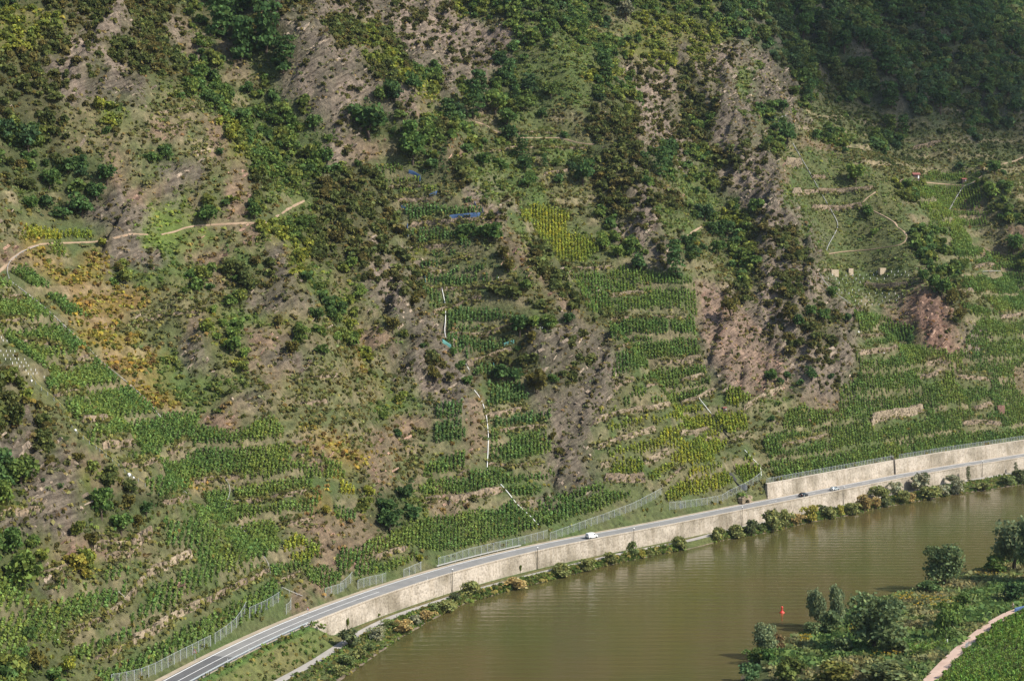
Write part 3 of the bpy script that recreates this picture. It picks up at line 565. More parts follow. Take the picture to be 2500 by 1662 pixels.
RAILS = [  # sheet line, radius, height over ground, material, label
 (P('C', 762, 792, 690, 802, 665, 832, 680, 860, 700, 882), .16, .5, 'rail', 'short bent monorail track above the round tree on the upper right spur'),
 (np.vstack([P('C', 770, 985, 830, 1090, 900, 1210, 960, 1320, 1020, 1420, 1080, 1530), P('F', 1082, 20, 1050, 80, 1010, 150, 990, 222, 950, 330)]), .17, .5, 'rail', 'long thin monorail track zigzagging down past three square concrete blocks'),
 (P('F', 950, 332, 1000, 412, 1090, 490, 1200, 568), .12, .5, 'rail', 'monorail track running down beside the plot of white vine sleeves'),
 (P('D', 262, 150, 150, 190, 60, 262, 45, 322, 70, 392, 150, 450, 270, 542, 380, 640, 490, 742, 600, 842, 680, 932, 780, 1010, 880, 1092, 1000, 1202, 1110, 1332), .15, .5, 'rail', 'long grey monorail track along the edge of the big left vineyard'),
 (P('E', 690, 410, 705, 480, 722, 560, 722, 650, 714, 740, 725, 782), .26, .6, 'white', 'dashed white pipe down the middle of the central terraces'),
 (P('E', 855, 950, 870, 980, 885, 1002), .24, .6, 'white', 'very short white pipe beside the green hedge on the central rock spur'),
 (np.vstack([P('E', 918, 1138, 945, 1170, 975, 1222, 1005, 1330, 1015, 1450, 1012, 1550), P('H', 1008, 30, 1004, 90, 1002, 150)]), .27, .6, 'white', 'curved white pipe running down through the lower central terraces'),
 (P('H', 1095, 242, 1115, 265, 1140, 292, 1200, 372, 1300, 462, 1355, 522), .3, .7, 'white', 'thick white pipe slanting down to the roadside fence'),
 (P('F', 110, 1170, 160, 1232, 212, 1298), .28, .8, 'white', 'straight white pipe at the top of the yellowish vineyard terraces'),
 (P('F', 212, 1298, 260, 1362, 300, 1412, 345, 1470), .3, .4, 'black', 'dark pipe continuing downhill from the straight white pipe'),
 (P('I', 440, 2, 470, 35, 500, 70, 535, 98, 550, 122, 555, 178), .24, .5, 'white', 'bent white pipe above the arched culvert'), (P('I', 560, 142, 590, 190, 625, 250, 655, 295), .13, .3, 'wood', 'thin tan rope down the bare gully beside the upper road wall'),
 (np.vstack([P('C', 2010, 1255, 1940, 1276, 1910, 1320, 1880, 1372, 1820, 1480, 1812, 1560), P('F', 1818, 60, 1830, 112, 1880, 170, 1950, 252)]), .16, .5, 'rail', 'pale monorail track below the far huts on the right slope'),
 (P('G', 1170, 207, 1225, 260, 1270, 300, 1350, 335, 1430, 372), .16, .5, 'rail', 'short grey monorail track curving to a white post on the lower left terraces'), (P('G', 1510, 170, 1550, 220, 1572, 275, 1555, 330, 1540, 380, 1532, 420), .14, .5, 'rail', 'grey S-shaped monorail track in the middle of the lower left vines'),
 (P('G', 1620, 510, 1665, 560, 1715, 622), .14, .5, 'rail', 'short grey track above the dark green ivy slope'), (P('G', 1800, 730, 1830, 780, 1842, 832), .12, .5, 'rail', 'tiny grey track in the lowest left terraces'), (P('G', 800, 965, 835, 995, 872, 1032), .12, .5, 'rail', 'short wooden rail over the fallen pale wall'),
 (P('G', 1920, 942, 1990, 975, 2060, 1002), .14, .6, 'rail', 'grey track ending in the scree lay-by beside the road'), (P('G', 680, 5, 740, 55, 800, 100, 850, 150, 905, 185, 960, 222, 1030, 270, 1110, 320), .05, .9, 'tape', 'yellow tape along the foot of the bare left spur'),
 (P('D', 212, 1042, 260, 1110, 330, 1165, 400, 1225, 450, 1282, 500, 1402, 600, 1488, 700, 1558), .05, .9, 'tape', 'yellow and white tape between the near spur and the big left vineyard'),
 (P('E', 2245, 640, 2258, 730, 2270, 820, 2285, 940), .1, .6, 'wood', 'dark straight rail crossing the tall right terraces'), (P('H', 785, 425, 820, 370, 862, 305), .12, .5, 'wood', 'weathered plank rail leaning up the high dry stone wall'), (P('F', 2070, 322, 2180, 318, 2250, 330, 2352, 332), .12, .5, 'rail', 'level grey rail across the far right vineyard'),
]
def P0(*xy): return np.array(xy, float).reshape(-1, 2)
#  sheet, kind (g green, y yellowing, d dark, p sparse young), outline
PLOTS = [
 ('D', 'g', 0, 390, 70, 410, 330, 610, 490, 760, 600, 850, 700, 968, 880, 1118, 1000, 1218, 1100, 1310, 1250, 1290, 1380, 1300, 1370, 1360, 1300, 1390, 1480, 1400, 1600, 1440, 1690, 1400, 1860, 1320, 1950, 1420, 1960, 1568, 720, 1568, 600, 1480, 560, 1370, 470, 1290, 380, 1190, 310, 1080, 380, 1040, 240, 930, 120, 850, 0, 740),
 ('D', 'g', 80, 330, 160, 290, 300, 400, 390, 470, 470, 540, 560, 600, 590, 630, 480, 630, 440, 600, 300, 470, 200, 400), ('D', 'g', 330, 130, 420, 130, 480, 260, 400, 250), ('D', 'y', 120, 30, 300, 40, 400, 60, 620, 60, 640, 105, 280, 108, 130, 70),
 ('G', 'g', 700, -10, 1000, -10, 1960, -10, 1990, 110, 2200, 60, 2344, 120, 2344, 200, 2130, 185, 2130, 290, 2200, 320, 2150, 400, 2130, 480, 1880, 510, 1910, 690, 1640, 640, 1520, 560, 1450, 480, 1430, 410, 1380, 300, 1240, 280, 1260, 320, 1180, 350, 1120, 350, 1000, 260, 840, 130),
 ('G', 'g', 1130, 390, 1430, 410, 1420, 550, 1310, 560, 1300, 680, 1150, 690, 1120, 560), ('G', 'g', 1340, 600, 1400, 570, 1500, 650, 1520, 700, 1650, 650, 1890, 570, 1910, 690, 1830, 790, 1560, 930, 1380, 990, 1345, 800),
 ('G', 'y', 1930, 640, 2020, 600, 2180, 660, 2170, 740, 2060, 800, 1920, 700), ('G', 'g', 0, 900, 140, 930, 160, 1060, 140, 1180, 190, 1310, 170, 1420, 120, 1500, 0, 1500),
 ('G', 'g', 180, 1060, 350, 1050, 700, 930, 725, 780, 840, 740, 920, 830, 870, 960, 720, 1110, 500, 1190, 440, 1310, 380, 1340, 330, 1320, 210, 1310), ('G', 'y', 930, 800, 1060, 730, 1130, 680, 1130, 720, 960, 820),
 ('G', 'g', 520, 1230, 730, 1140, 880, 1020, 1000, 1010, 1150, 900, 1150, 780, 1310, 730, 1345, 800, 1380, 990, 1150, 1130, 1050, 1220, 900, 1290, 640, 1420, 500, 1440, 460, 1340),
 ('G', 'g', 920, 1330, 1070, 1250, 1180, 1150, 1400, 1060, 1560, 980, 1610, 920, 1870, 800, 1890, 830, 1890, 960, 1920, 1000, 1700, 1090, 1660, 1090, 1600, 1160, 1440, 1230, 1260, 1300, 1000, 1440, 830, 1540, 700, 1568, 650, 1450, 700, 1420),
 ('G', 'g', 1860, 800, 2050, 780, 2140, 780, 2060, 830, 1890, 880), ('G', 'g', 2060, 840, 2200, 800, 2310, 850, 2344, 860, 2300, 920, 2210, 990, 2170, 930, 2050, 880), ('G', 'g', 2270, 780, 2344, 680, 2344, 840), ('G', 'g', 2260, 390, 2344, 400, 2344, 490, 2290, 460),
 ('D', 'g', 1960, 1480, 2100, 1500, 2130, 1568, 1970, 1568), ('B', 'p', 230, 1150, 390, 1130, 470, 1200, 550, 1220, 540, 1260, 270, 1270), ('B', 'p', 340, 1300, 660, 1290, 600, 1350, 400, 1360), ('B', 'd', 400, 1375, 640, 1375, 700, 1430, 960, 1440, 980, 1480, 740, 1500, 480, 1520, 440, 1440), ('B', 'd', 780, 1380, 920, 1385, 900, 1400, 800, 1400),
 ('E', 'd', 470, 10, 720, 0, 720, 40, 800, 60, 810, 90, 540, 140, 480, 80), ('E', 'd', 640, 180, 870, 120, 900, 140, 870, 190, 640, 230), ('E', 'd', 530, 280, 720, 250, 720, 300, 540, 320), ('E', 'd', 580, 340, 980, 290, 1010, 340, 1190, 350, 1060, 400, 770, 430, 590, 410),
 ('E', 'd', 560, 440, 980, 435, 960, 470, 780, 530, 620, 570, 600, 480), ('E', 'd', 650, 600, 950, 590, 1200, 620, 1200, 660, 960, 730, 720, 745, 700, 680), ('E', 'd', 720, 770, 1180, 790, 1190, 830, 860, 920, 760, 850), ('E', 'd', 880, 950, 1030, 940, 1060, 1030, 930, 1050), ('E', 'd', 1010, 1090, 1240, 1090, 1280, 1190, 1000, 1285, 960, 1270, 1040, 1190),
 ('E', 'd', 640, 1230, 830, 1220, 860, 1460, 660, 1510, 640, 1380), ('E', 'd', 1020, 1345, 1450, 1290, 1460, 1340, 1070, 1400), ('E', 'g', 1020, 1420, 1420, 1440, 1450, 1540, 1300, 1568, 1010, 1568), ('H', 'g', 1005, 0, 1450, 0, 1440, 20, 1100, 85, 1010, 80), ('H', 'g', 560, 130, 850, 20, 850, 120, 620, 200, 560, 180),
 ('H', 'g', 530, 260, 860, 165, 1400, 115, 1500, 190, 1100, 240, 870, 300, 560, 310), ('H', 'g', 1140, 270, 1360, 250, 1380, 300, 1190, 330),
 ('H', 'g', 420, 510, 560, 480, 700, 440, 900, 400, 1050, 440, 1120, 385, 1180, 340, 1250, 390, 1380, 370, 1800, 225, 2100, 210, 2110, 250, 1800, 400, 1440, 510, 1200, 580, 870, 670, 700, 690, 540, 680, 520, 660, 430, 640, 330, 640),
 ('H', 'g', 160, 620, 430, 560, 510, 670, 230, 700), ('H', 'g', 0, 690, 210, 660, 230, 720, 100, 790, 0, 860), ('H', 'g', 95, 800, 330, 740, 510, 690, 540, 730, 330, 840, 100, 880), ('H', 'y', 0, 230, 100, 260, 90, 310, 0, 290), ('H', 'd', 0, 410, 100, 420, 130, 480, 0, 490),
 ('E', 'y', 1320, 0, 1560, 0, 1560, 60, 1740, 110, 1780, 190, 1700, 200, 1700, 260, 1560, 270, 1460, 200, 1380, 120), ('B', 'y', 1230, 1480, 1340, 1410, 1560, 1480, 1560, 1560, 1320, 1560),
 ('E', 'p', 1560, 310, 1900, 290, 2352, 360, 2352, 620, 1900, 625, 1760, 600, 1700, 600, 1620, 400), ('F', 'p', 0, 360, 60, 360, 110, 420, 110, 700, 140, 900, 0, 910), ('E', 'g', 1830, 650, 2352, 640, 2352, 740, 2180, 790, 1870, 820), ('E', 'g', 1880, 840, 2200, 810, 2352, 780, 2352, 910, 2190, 940, 2000, 1040, 1870, 1090),
 ('E', 'g', 2060, 1050, 2352, 940, 2352, 1060, 2100, 1085), ('E', 'g', 1940, 1200, 2080, 1100, 2352, 1075, 2352, 1205, 1940, 1250), ('E', 'y', 1730, 1300, 1900, 1245, 1900, 1270, 1750, 1320), ('E', 'y', 1790, 1380, 2000, 1300, 2352, 1245, 2352, 1350, 2100, 1400, 1880, 1450),
 ('H', 'y', 1750, 120, 1740, 30, 1850, -30, 2344, -160, 2344, -30, 2170, 40, 2080, 90, 2080, 160, 1850, 180), ('F', 'y', -5, 1440, 220, 1405, 340, 1470, 300, 1540, 230, 1568, -5, 1568), ('H', 'y', 2100, 110, 2200, 55, 2344, 5, 2344, 105, 2190, 225, 2110, 215), ('H', 'y', 2230, 220, 2344, 150, 2344, 335, 2220, 350),
 ('F', 'g', 0, 970, 180, 960, 190, 1020, 0, 1050), ('F', 'g', 0, 1085, 200, 1060, 230, 1110, 140, 1180, 0, 1215), ('F', 'y', 290, 1120, 400, 1120, 510, 1220, 430, 1255, 330, 1245), ('F', 'y', 0, 1250, 300, 1260, 430, 1270, 470, 1340, 460, 1410, 350, 1440, 220, 1390, 0, 1415),
 ('I', 'y', -5, 0, 230, 0, 250, 80, -5, 120), ('I', 'y', -5, 150, 270, 100, 370, 220, 290, 270, -5, 330), ('I', 'y', 370, 120, 470, 40, 540, 120, 550, 190, 430, 230, 380, 160),
 ('F', 'g', 720, 1300, 830, 1240, 980, 1290, 1080, 1290, 1090, 1120, 1200, 1060, 1280, 1040, 1330, 970, 1400, 890, 1500, 850, 1800, 860, 1850, 890, 1950, 870, 2352, 840, 2352, 960, 2110, 1050, 1850, 1030, 1880, 1070, 2200, 1090, 2190, 1160, 2352, 1170, 2352, 1270, 2240, 1290, 2230, 1170, 1900, 1250, 1950, 1330, 2200, 1340, 2352, 1350, 2352, 1400, 2000, 1410, 2050, 1450, 1600, 1530, 1480, 1568, 580, 1568, 570, 1480, 700, 1390),
 ('I', 'g', 580, 0, 1480, 0, 1480, 20, 900, 140, 720, 205, 640, 180), ('F', 'g', 1180, 600, 1400, 640, 1600, 710, 1590, 760, 1480, 810, 1220, 870, 1190, 900, 1300, 790, 1240, 740), ('F', 'g', 1900, 540, 2352, 640, 2352, 820, 1950, 850, 1960, 780, 2060, 650), ('F', 'g', 1900, 380, 2352, 330, 2352, 580, 2200, 610, 2060, 490, 1950, 460),
 ('F', 'g', 1850, 0, 1980, 60, 2000, 200, 2100, 250, 1900, 250, 1850, 150), ('C', 'p', 1700, 1450, 2100, 1460, 2100, 1540, 1700, 1568), ('C', 'p', 1610, 1290, 2050, 1275, 2060, 1330, 2050, 1430, 1650, 1440), ('F', 'g', 1950, 150, 2200, 220, 2352, 200, 2352, 320, 2150, 310, 2000, 250), ('C', 'p', 1720, 1180, 1950, 1190, 1940, 1240, 1640, 1240),
]
SLEEVES = [P('F', 960, 330, 1580, 312, 1570, 345, 1130, 412, 1010, 390), P('F', 1075, 445, 1250, 440, 1400, 462, 1560, 455, 1530, 505, 1350, 555, 1200, 556), P('D', 0, 762, 60, 792, 0, 800), P('D', 0, 858, 110, 862, 220, 970, 320, 1045, 220, 1040, 0, 895)]
def densify(px, step=5.0):
    L = np.r_[0, np.cumsum(np.linalg.norm(np.diff(px, axis=0), axis=1))]; q = np.arange(0, L[-1] + step * .5, step)
    return np.c_[np.interp(q, L, px[:, 0]), np.interp(q, L, px[:, 1])]
def surf_line(px, step=5.0, sig=1.5):
    p = hit(densify(px, step))
    if len(p) < 2: return p
    # drop jumps over a crest, then even the line out
    keep = [0]
    for i in range(1, len(p)):
        if np.linalg.norm(p[i] - p[keep[-1]]) < 14: keep.append(i)
    p = p[keep]
    for _ in range(int(sig * 2)):
        if len(p) > 3: p[1:-1] = (p[:-2] + 2 * p[1:-1] + p[2:]) / 4
    return p
wall_lines = [(h, st, surf_line(P(t, *xy))) for t, h, st, *xy in WALLS]
path_lines = [(nm, wd, surf_line(px, 4, 3)) for nm, wd, px in PATHS]
rail_lines = [surf_line(r[0], 5, 2) for r in RAILS]
def near_mask(xy, lines, rad):
    """plan points closer than rad to any of the lines"""
    m = np.zeros(len(xy), bool); pts = []
    for l in lines:
        for a, b in zip(l[:-1], l[1:]):
            k = max(1, int(np.linalg.norm(b[:2] - a[:2]) / .7)); t = np.arange(k) / k; pts.append(a[:2] + (b[:2] - a[:2]) * t[:, None])
    pts = np.vstack(pts); cell = 4.0; d = {}
    for p in pts: d.setdefault((int(p[0] // cell), int(p[1] // cell)), []).append(p)
    for i, q in enumerate(xy):
        cx_, cy_ = int(q[0] // cell), int(q[1] // cell)
        for u in (-1, 0, 1):
            for v in (-1, 0, 1):
                for p in d.get((cx_ + u, cy_ + v), ()):
                    if (p[0] - q[0]) ** 2 + (p[1] - q[1]) ** 2 < rad * rad: m[i] = True; break
                if m[i]: break
            if m[i]: break
    return m
# ------------------------------------------------------------------ leaves
def leaf_quads(c, size, rs, normal=None, flat=0.5, aspect=0.75):
    n = len(c); nn = rs.normal(size=(n, 3)); nn /= np.linalg.norm(nn, axis=1)[:, None]
    if normal is not None: nn = nn * flat + normal * (1 - flat); nn /= np.linalg.norm(nn, axis=1)[:, None] + 1e-9
    a = np.cross(nn, rs.normal(size=(n, 3))); a /= np.linalg.norm(a, axis=1)[:, None] + 1e-9; b = np.cross(nn, a)
    s = (np.asarray(size) * np.ones(n))[:, None] * .72
    V = np.stack([c - a * s, c - b * s * aspect, c + a * s, c + b * s * aspect], 1).reshape(-1, 3)
    return V, np.arange(4 * n).reshape(n, 4)
def lv_of(n, rs, br=.35, hue=.12):
    b = 1 + rs.uniform(-br, br, n); h = rs.uniform(-hue, hue, n)
    return np.repeat(np.c_[b * (1 + h), b, b * (1 - h)], 4, axis=0)
def crown(rs, n, leaf, lobes=7, h=1.0, flat_tiers=False, open_=0.0, skirt=0.0):
    """unit crown: about 1 across, h tall, base at 0"""
    c = []; nl = []
    L = []
    for k in range(lobes):
        a = rs.uniform(0, 2 * PI); r = rs.uniform(.1, .3) if k else 0; z = rs.uniform(.2, .75) * h
        if flat_tiers: z = (k + .6) / lobes * h; r = rs.uniform(.02, .26) * (1 - .5 * z / h)
        rad = rs.uniform(.17, .28) * (1.15 if k == 0 else 1) * (1 - .35 * abs(z / h - .45))
        L.append((r * math.cos(a), r * math.sin(a), z, rad))
    pick = rs.integers(0, lobes, n)
    for i in range(n):
        x, y, z, rad = L[pick[i]]; v = rs.normal(size=3); v /= np.linalg.norm(v)
        v[2] = v[2] if v[2] > -.35 else -v[2] * .6
        rr_ = rad * (1 - open_ * rs.random()) * rs.uniform(.72, 1.08)
        if flat_tiers: sc = np.array((1.5, 1.5, .55))
        else: sc = np.array((1, 1, 1.05 * max(h, .7)))
        c.append((x + v[0] * rr_ * sc[0], y + v[1] * rr_ * sc[1], max(.03, z + v[2] * rr_ * sc[2]))); nl.append(v)
    c = np.array(c); nl = np.array(nl)
    V, F = leaf_quads(c, leaf * rs.uniform(.7, 1.3, n), rs, nl, .55)
    clump = 1 + rs.uniform(-.2, .2, lobes); lv = lv_of(n, rs) * np.repeat(clump[pick], 4)[:, None]
    return V, F, lv
_rs = np.random.default_rng(5)
SHRUB = [crown(_rs, 110, .2, 6, .8) for _ in range(5)]
SMALL = [crown(_rs, 44, .3, 4, .75) for _ in range(5)]
BUSH = [crown(_rs, 340, .125, 9, .85) for _ in range(5)]
ROUND = [crown(_rs, 620, .095, 12, .95) for _ in range(4)]
TIER = [crown(_rs, 560, .1, 8, 1.15, True) for _ in range(3)]
CONE = [crown(_rs, 460, .1, 8, 1.5, True) for _ in range(2)]
FINE = [crown(_rs, 3000, .05, 22, 1.05, open_=.35) for _ in range(3)]
SALIX = [crown(_rs, 900, .075, 12, .8, open_=.4) for _ in range(4)]
POPLAR = [crown(_rs, 300, .16, 7, 3.0) for _ in range(1)]
def scatter(name, protos, pos, size, col, seed=1, hscale=None):
    """many plants nobody could count, as one mesh"""
    rs = np.random.default_rng(seed); VV, FF, LV, CC = [], [], [], []; n0 = 0; pick = rs.integers(0, len(protos), len(pos)); ang = rs.uniform(0, 2 * PI, len(pos))
    for k, (V, F, lv) in enumerate(protos):
        m = np.where(pick == k)[0]
        if not len(m): continue
        c, s = np.cos(ang[m])[:, None], np.sin(ang[m])[:, None]; sz = size[m][:, None]; hs = sz if hscale is None else sz * hscale[m][:, None]
        X = (V[:, 0] * c - V[:, 1] * s) * sz + pos[m, 0:1]; Y = (V[:, 0] * s + V[:, 1] * c) * sz + pos[m, 1:2]; Z = V[:, 2] * hs + pos[m, 2:3]
        VV.append(np.stack([X, Y, Z], 2).reshape(-1, 3)); FF.append((F[None] + (np.arange(len(m)) * len(V))[:, None, None]).reshape(-1, 4) + n0)
        LV.append(np.tile(lv, (len(m), 1))); CC.append(np.repeat(col[m], len(V), axis=0)); n0 += len(m) * len(V)
    me = mesh_np(name, np.vstack(VV), np.vstack(FF), M["leafmix"], dict(col=np.vstack(CC), lv=np.vstack(LV)))
    o = link(name, me); tag(o, kind="stuff"); return o
def varied(rs, base, n, v=.18):
    return np.clip(np.array(base)[None] * (1 + rs.uniform(-v, v, (n, 1))) * (1 + rs.uniform(-v * .6, v * .6, (n, 3))), .004, .9)
# ------------------------------------------------------------------ vines
vine_cols = dict(g=(.09, .14, .04), y=(.135, .175, .035), d=(.07, .125, .045), p=(.105, .16, .042))
_g = [np.meshgrid(np.arange(x0, x1, dx), np.arange(y0, y1, .8), indexing='ij') for x0, x1, dx, y0, y1 in ((-150, 160, .98, 320, 560), (-170, 420, 1.25, 560, 1130))]     # rows run straight up from the valley
vx_ = np.r_[tuple(q[0].ravel() for q in _g)]; vy_ = np.r_[tuple(q[1].ravel() for q in _g)]
_u = vx_ / vy_; _m = (np.abs(_u) < .3); vx_, vy_ = vx_[_m], vy_[_m]
vxy = np.c_[vx_ + rng.uniform(-.09, .09, len(vx_)) + .35 * vnoise(vx_ * .3, vy_ * .03, 98), vy_ + rng.uniform(-.12, .12, len(vx_))]; gsv, gdv = to_sd(vxy)
_m = (gdv > 1.5) & (gdv < 300) & (gsv > S_[0]) & (gsv < S_[-1]); gsv, gdv, vxy = gsv[_m], gdv[_m], vxy[_m]
vz = ground_z(gsv, gdv); vpx, vf = project(np.c_[vxy, vz])
inside = (vpx[:, 0] > -60) & (vpx[:, 0] < 2560) & (vpx[:, 1] > -40) & (vpx[:, 1] < 1720)
gsv, gdv, vxy, vz, vpx, vf = [a[inside] for a in (gsv, gdv, vxy, vz, vpx, vf)]
vkind = np.full(len(vz), '.', '<U1')
for t, k, *xy in PLOTS: vkind[in_poly(vpx, P(t, *xy))] = k
_cv = cover_at(np.c_[vxy, vz]); vkind[(vkind == '.') & (_cv == 'v') & (((vpx[:, 0] < 660) & (vpx[:, 1] > 1290)) | ((vpx[:, 0] > 1880) & (vpx[:, 1] > 850)))] = 'g'; sel = vkind != '.'
gsv, gdv, vxy, vz, vpx, vf, vkind = [a[sel] for a in (gsv, gdv, vxy, vz, vpx, vf, vkind)]
dn = vxy - sd_xy(gsv, gdv - 1.0)                                                    # uphill unit step
clear = near_mask(vxy + dn * .6, [l for _, _, l in wall_lines if len(l) > 1], 1.6) | near_mask(vxy, [l for _, _, l in path_lines if len(l) > 1], 1.2) | near_mask(vxy, [l for r, l in zip(RAILS, rail_lines) if len(l) > 1 and r[3] != 'tape'], .55)
thin = (fbm(vxy[:, 0] * .09, vxy[:, 1] * .09 + vz * .06, 91, 3) < -.85) | (rng.random(len(vz)) < np.where(vkind == 'p', .16, .05))
tfr, ton = terrace(gsv, gdv, ground_z(gsv, gdv, ZSM)); sel = ~clear & ~thin & ~(ton & ((tfr < .08) | (tfr > .985)))
vxy, vz, vpx, vf, vkind = [a[sel] for a in (vxy, vz, vpx, vf, vkind)]
vpos = np.c_[vxy, vz - .05]
vcol = np.array([vine_cols[k] for k in vkind]); patch = fbm(vxy[:, 0] * .06, vxy[:, 1] * .06, 95, 3)[:, None]
vcol = vcol * (1 + np.clip(patch, -.4, .6) * np.array([[.5, .25, .1]])) * (1 + rng.uniform(-.25, .25, (len(vcol), 1)))
yl = rng.random(len(vcol)) < np.where(vkind == 'y', .25, .05); vcol[yl] = vcol[yl] * np.array((1.25, 1.12, .95))
def vine_proto(rs, n=26):
    c = np.c_[rs.normal(0, .15, n), rs.normal(0, .2, n), np.linspace(.25, 1.95, n) + rs.normal(0, .08, n)]
    V, F = leaf_quads(c, rs.uniform(.36, .56, n), rs); return V, F, lv_of(n, rs, .3, .15)
VINE = [vine_proto(_rs) for _ in range(8)]
vsize = np.where(vkind == 'p', .85, 1.0) * rng.uniform(.85, 1.18, len(vz)) * np.where(vxy[:, 1] < 560, .88, 1.0)
# ------------------------------------------------------------------ shrubs and trees
SPAWN = dict(  # density per m2, size range, colours, tree-like share
 D=(.026, 3.2, 6.2, [(.04, .075, .028), (.035, .065, .03), (.055, .085, .025)], .6), T=(.040, 2.2, 4.6, [(.06, .1, .028), (.075, .11, .03), (.05, .09, .03), (.095, .12, .032)], .3),
 Y=(.05, 1.8, 3.6, [(.13, .15, .03), (.1, .13, .03), (.085, .11, .03)], .1), b=(.085, 1.5, 3.8, [(.055, .072, .025), (.065, .076, .027), (.05, .066, .024), (.076, .072, .027), (.07, .09, .03)], .1),
 s=(.05, 1.2, 2.7, [(.05, .06, .022), (.06, .06, .025), (.075, .08, .028)], .0), r=(.03, .7, 1.6, [(.06, .07, .028), (.09, .085, .035)], 0), q=(.02, .6, 1.5, [(.09, .1, .03), (.12, .09, .035)], 0),
 g=(.05, .7, 1.8, [(.07, .11, .03), (.085, .11, .035), (.11, .13, .035)], 0), o=(.07, .6, 1.5, [(.09, .09, .032), (.11, .1, .04), (.075, .09, .03)], 0), y=(.11, .6, 1.4, [(.16, .14, .035), (.125, .125, .034), (.115, .082, .034), (.095, .115, .034)], 0),
 f=(.034, 3.0, 6.5, [(.045, .09, .035), (.06, .105, .035), (.05, .085, .04), (.085, .12, .04), (.075, .09, .04)], .7), m=(.04, .9, 2.0, [(.06, .08, .03), (.05, .07, .03)], .0), n=(.02, .4, .8, [(.1, .13, .04)], 0), v=(.012, .5, 1.2, [(.08, .1, .03), (.12, .12, .03)], 0), G=(.02, .5, .9, [(.1, .14, .03)], 0), p=(.02, .6, 1.5, [(.07, .08, .03), (.1, .09, .035)], 0), h=(.02, .3, .7, [(.08, .1, .03), (.095, .115, .035)], 0), e=(.012, .6, 1.5, [(.07, .08, .03), (.1, .09, .035)], 0))
ns = 560000
cs = rng.uniform(S_[0], S_[-1] - 1, ns); cd = rng.uniform(.8, 410, ns)
stretch = 1 + cd / 700.0
cxy = sd_xy(cs, cd); czz = ground_z(cs, cd); cpx, cf = project(np.c_[cxy, czz])
ok = (cpx[:, 0] > -260) & (cpx[:, 0] < 2760) & (cpx[:, 1] > -160) & (cpx[:, 1] < 1740)
cs, cd, cxy, czz, cpx, cf = [a[ok] for a in (cs, cd, cxy, czz, cpx, cf)]
per_m2 = ns / ((S_[-1] - 1 - S_[0]) * 409.2)
ccl = cover_at(np.c_[cxy, czz])
dens = np.array([SPAWN[k][0] for k in ccl]) * (.55 + 1.1 * np.clip(.5 + fbm(cxy[:, 0] * .08, cxy[:, 1] * .08 + czz * .05, 101, 3), 0, 1)) * 3.0
ok = rng.random(len(cs)) < dens / per_m2
cs, cd, cxy, czz, cpx, cf, ccl = [a[ok] for a in (cs, cd, cxy, czz, cpx, cf, ccl)]
inplot = np.zeros(len(cs), bool)
for t, k, *xy in PLOTS: inplot |= in_poly(cpx, P(t, *xy))
for pl in SLEEVES: inplot |= in_poly(cpx, pl)
bad = inplot & ((ccl != 'v') | (rng.random(len(cs)) < .5))
bad |= near_mask(cxy, [l for _, _, l in wall_lines if len(l) > 1], 1.6) | near_mask(cxy, [l for _, _, l in path_lines if len(l) > 1], 1.5) | near_mask(cxy, [l for l in rail_lines if len(l) > 1], 1.2)
cs, cd, cxy, czz, cpx, cf, ccl = [a[~bad] for a in (cs, cd, cxy, czz, cpx, cf, ccl)]
nP = len(cs); u = rng.random(nP)
csz = np.array([SPAWN[k][1] for k in ccl]); csz = (csz + (np.array([SPAWN[k][2] for k in ccl]) - csz) * u ** 1.6) * 1.5
ccol = np.array([SPAWN[k][3][i % len(SPAWN[k][3])] for k, i in zip(ccl, rng.integers(0, 60, nP))]) * (1 + rng.uniform(-.2, .2, (nP, 1)))
ctree = rng.random(nP) < np.array([SPAWN[k][4] for k in ccl]); ctree &= csz > 3.0
cpos = np.c_[cxy, czz - .12 * csz]
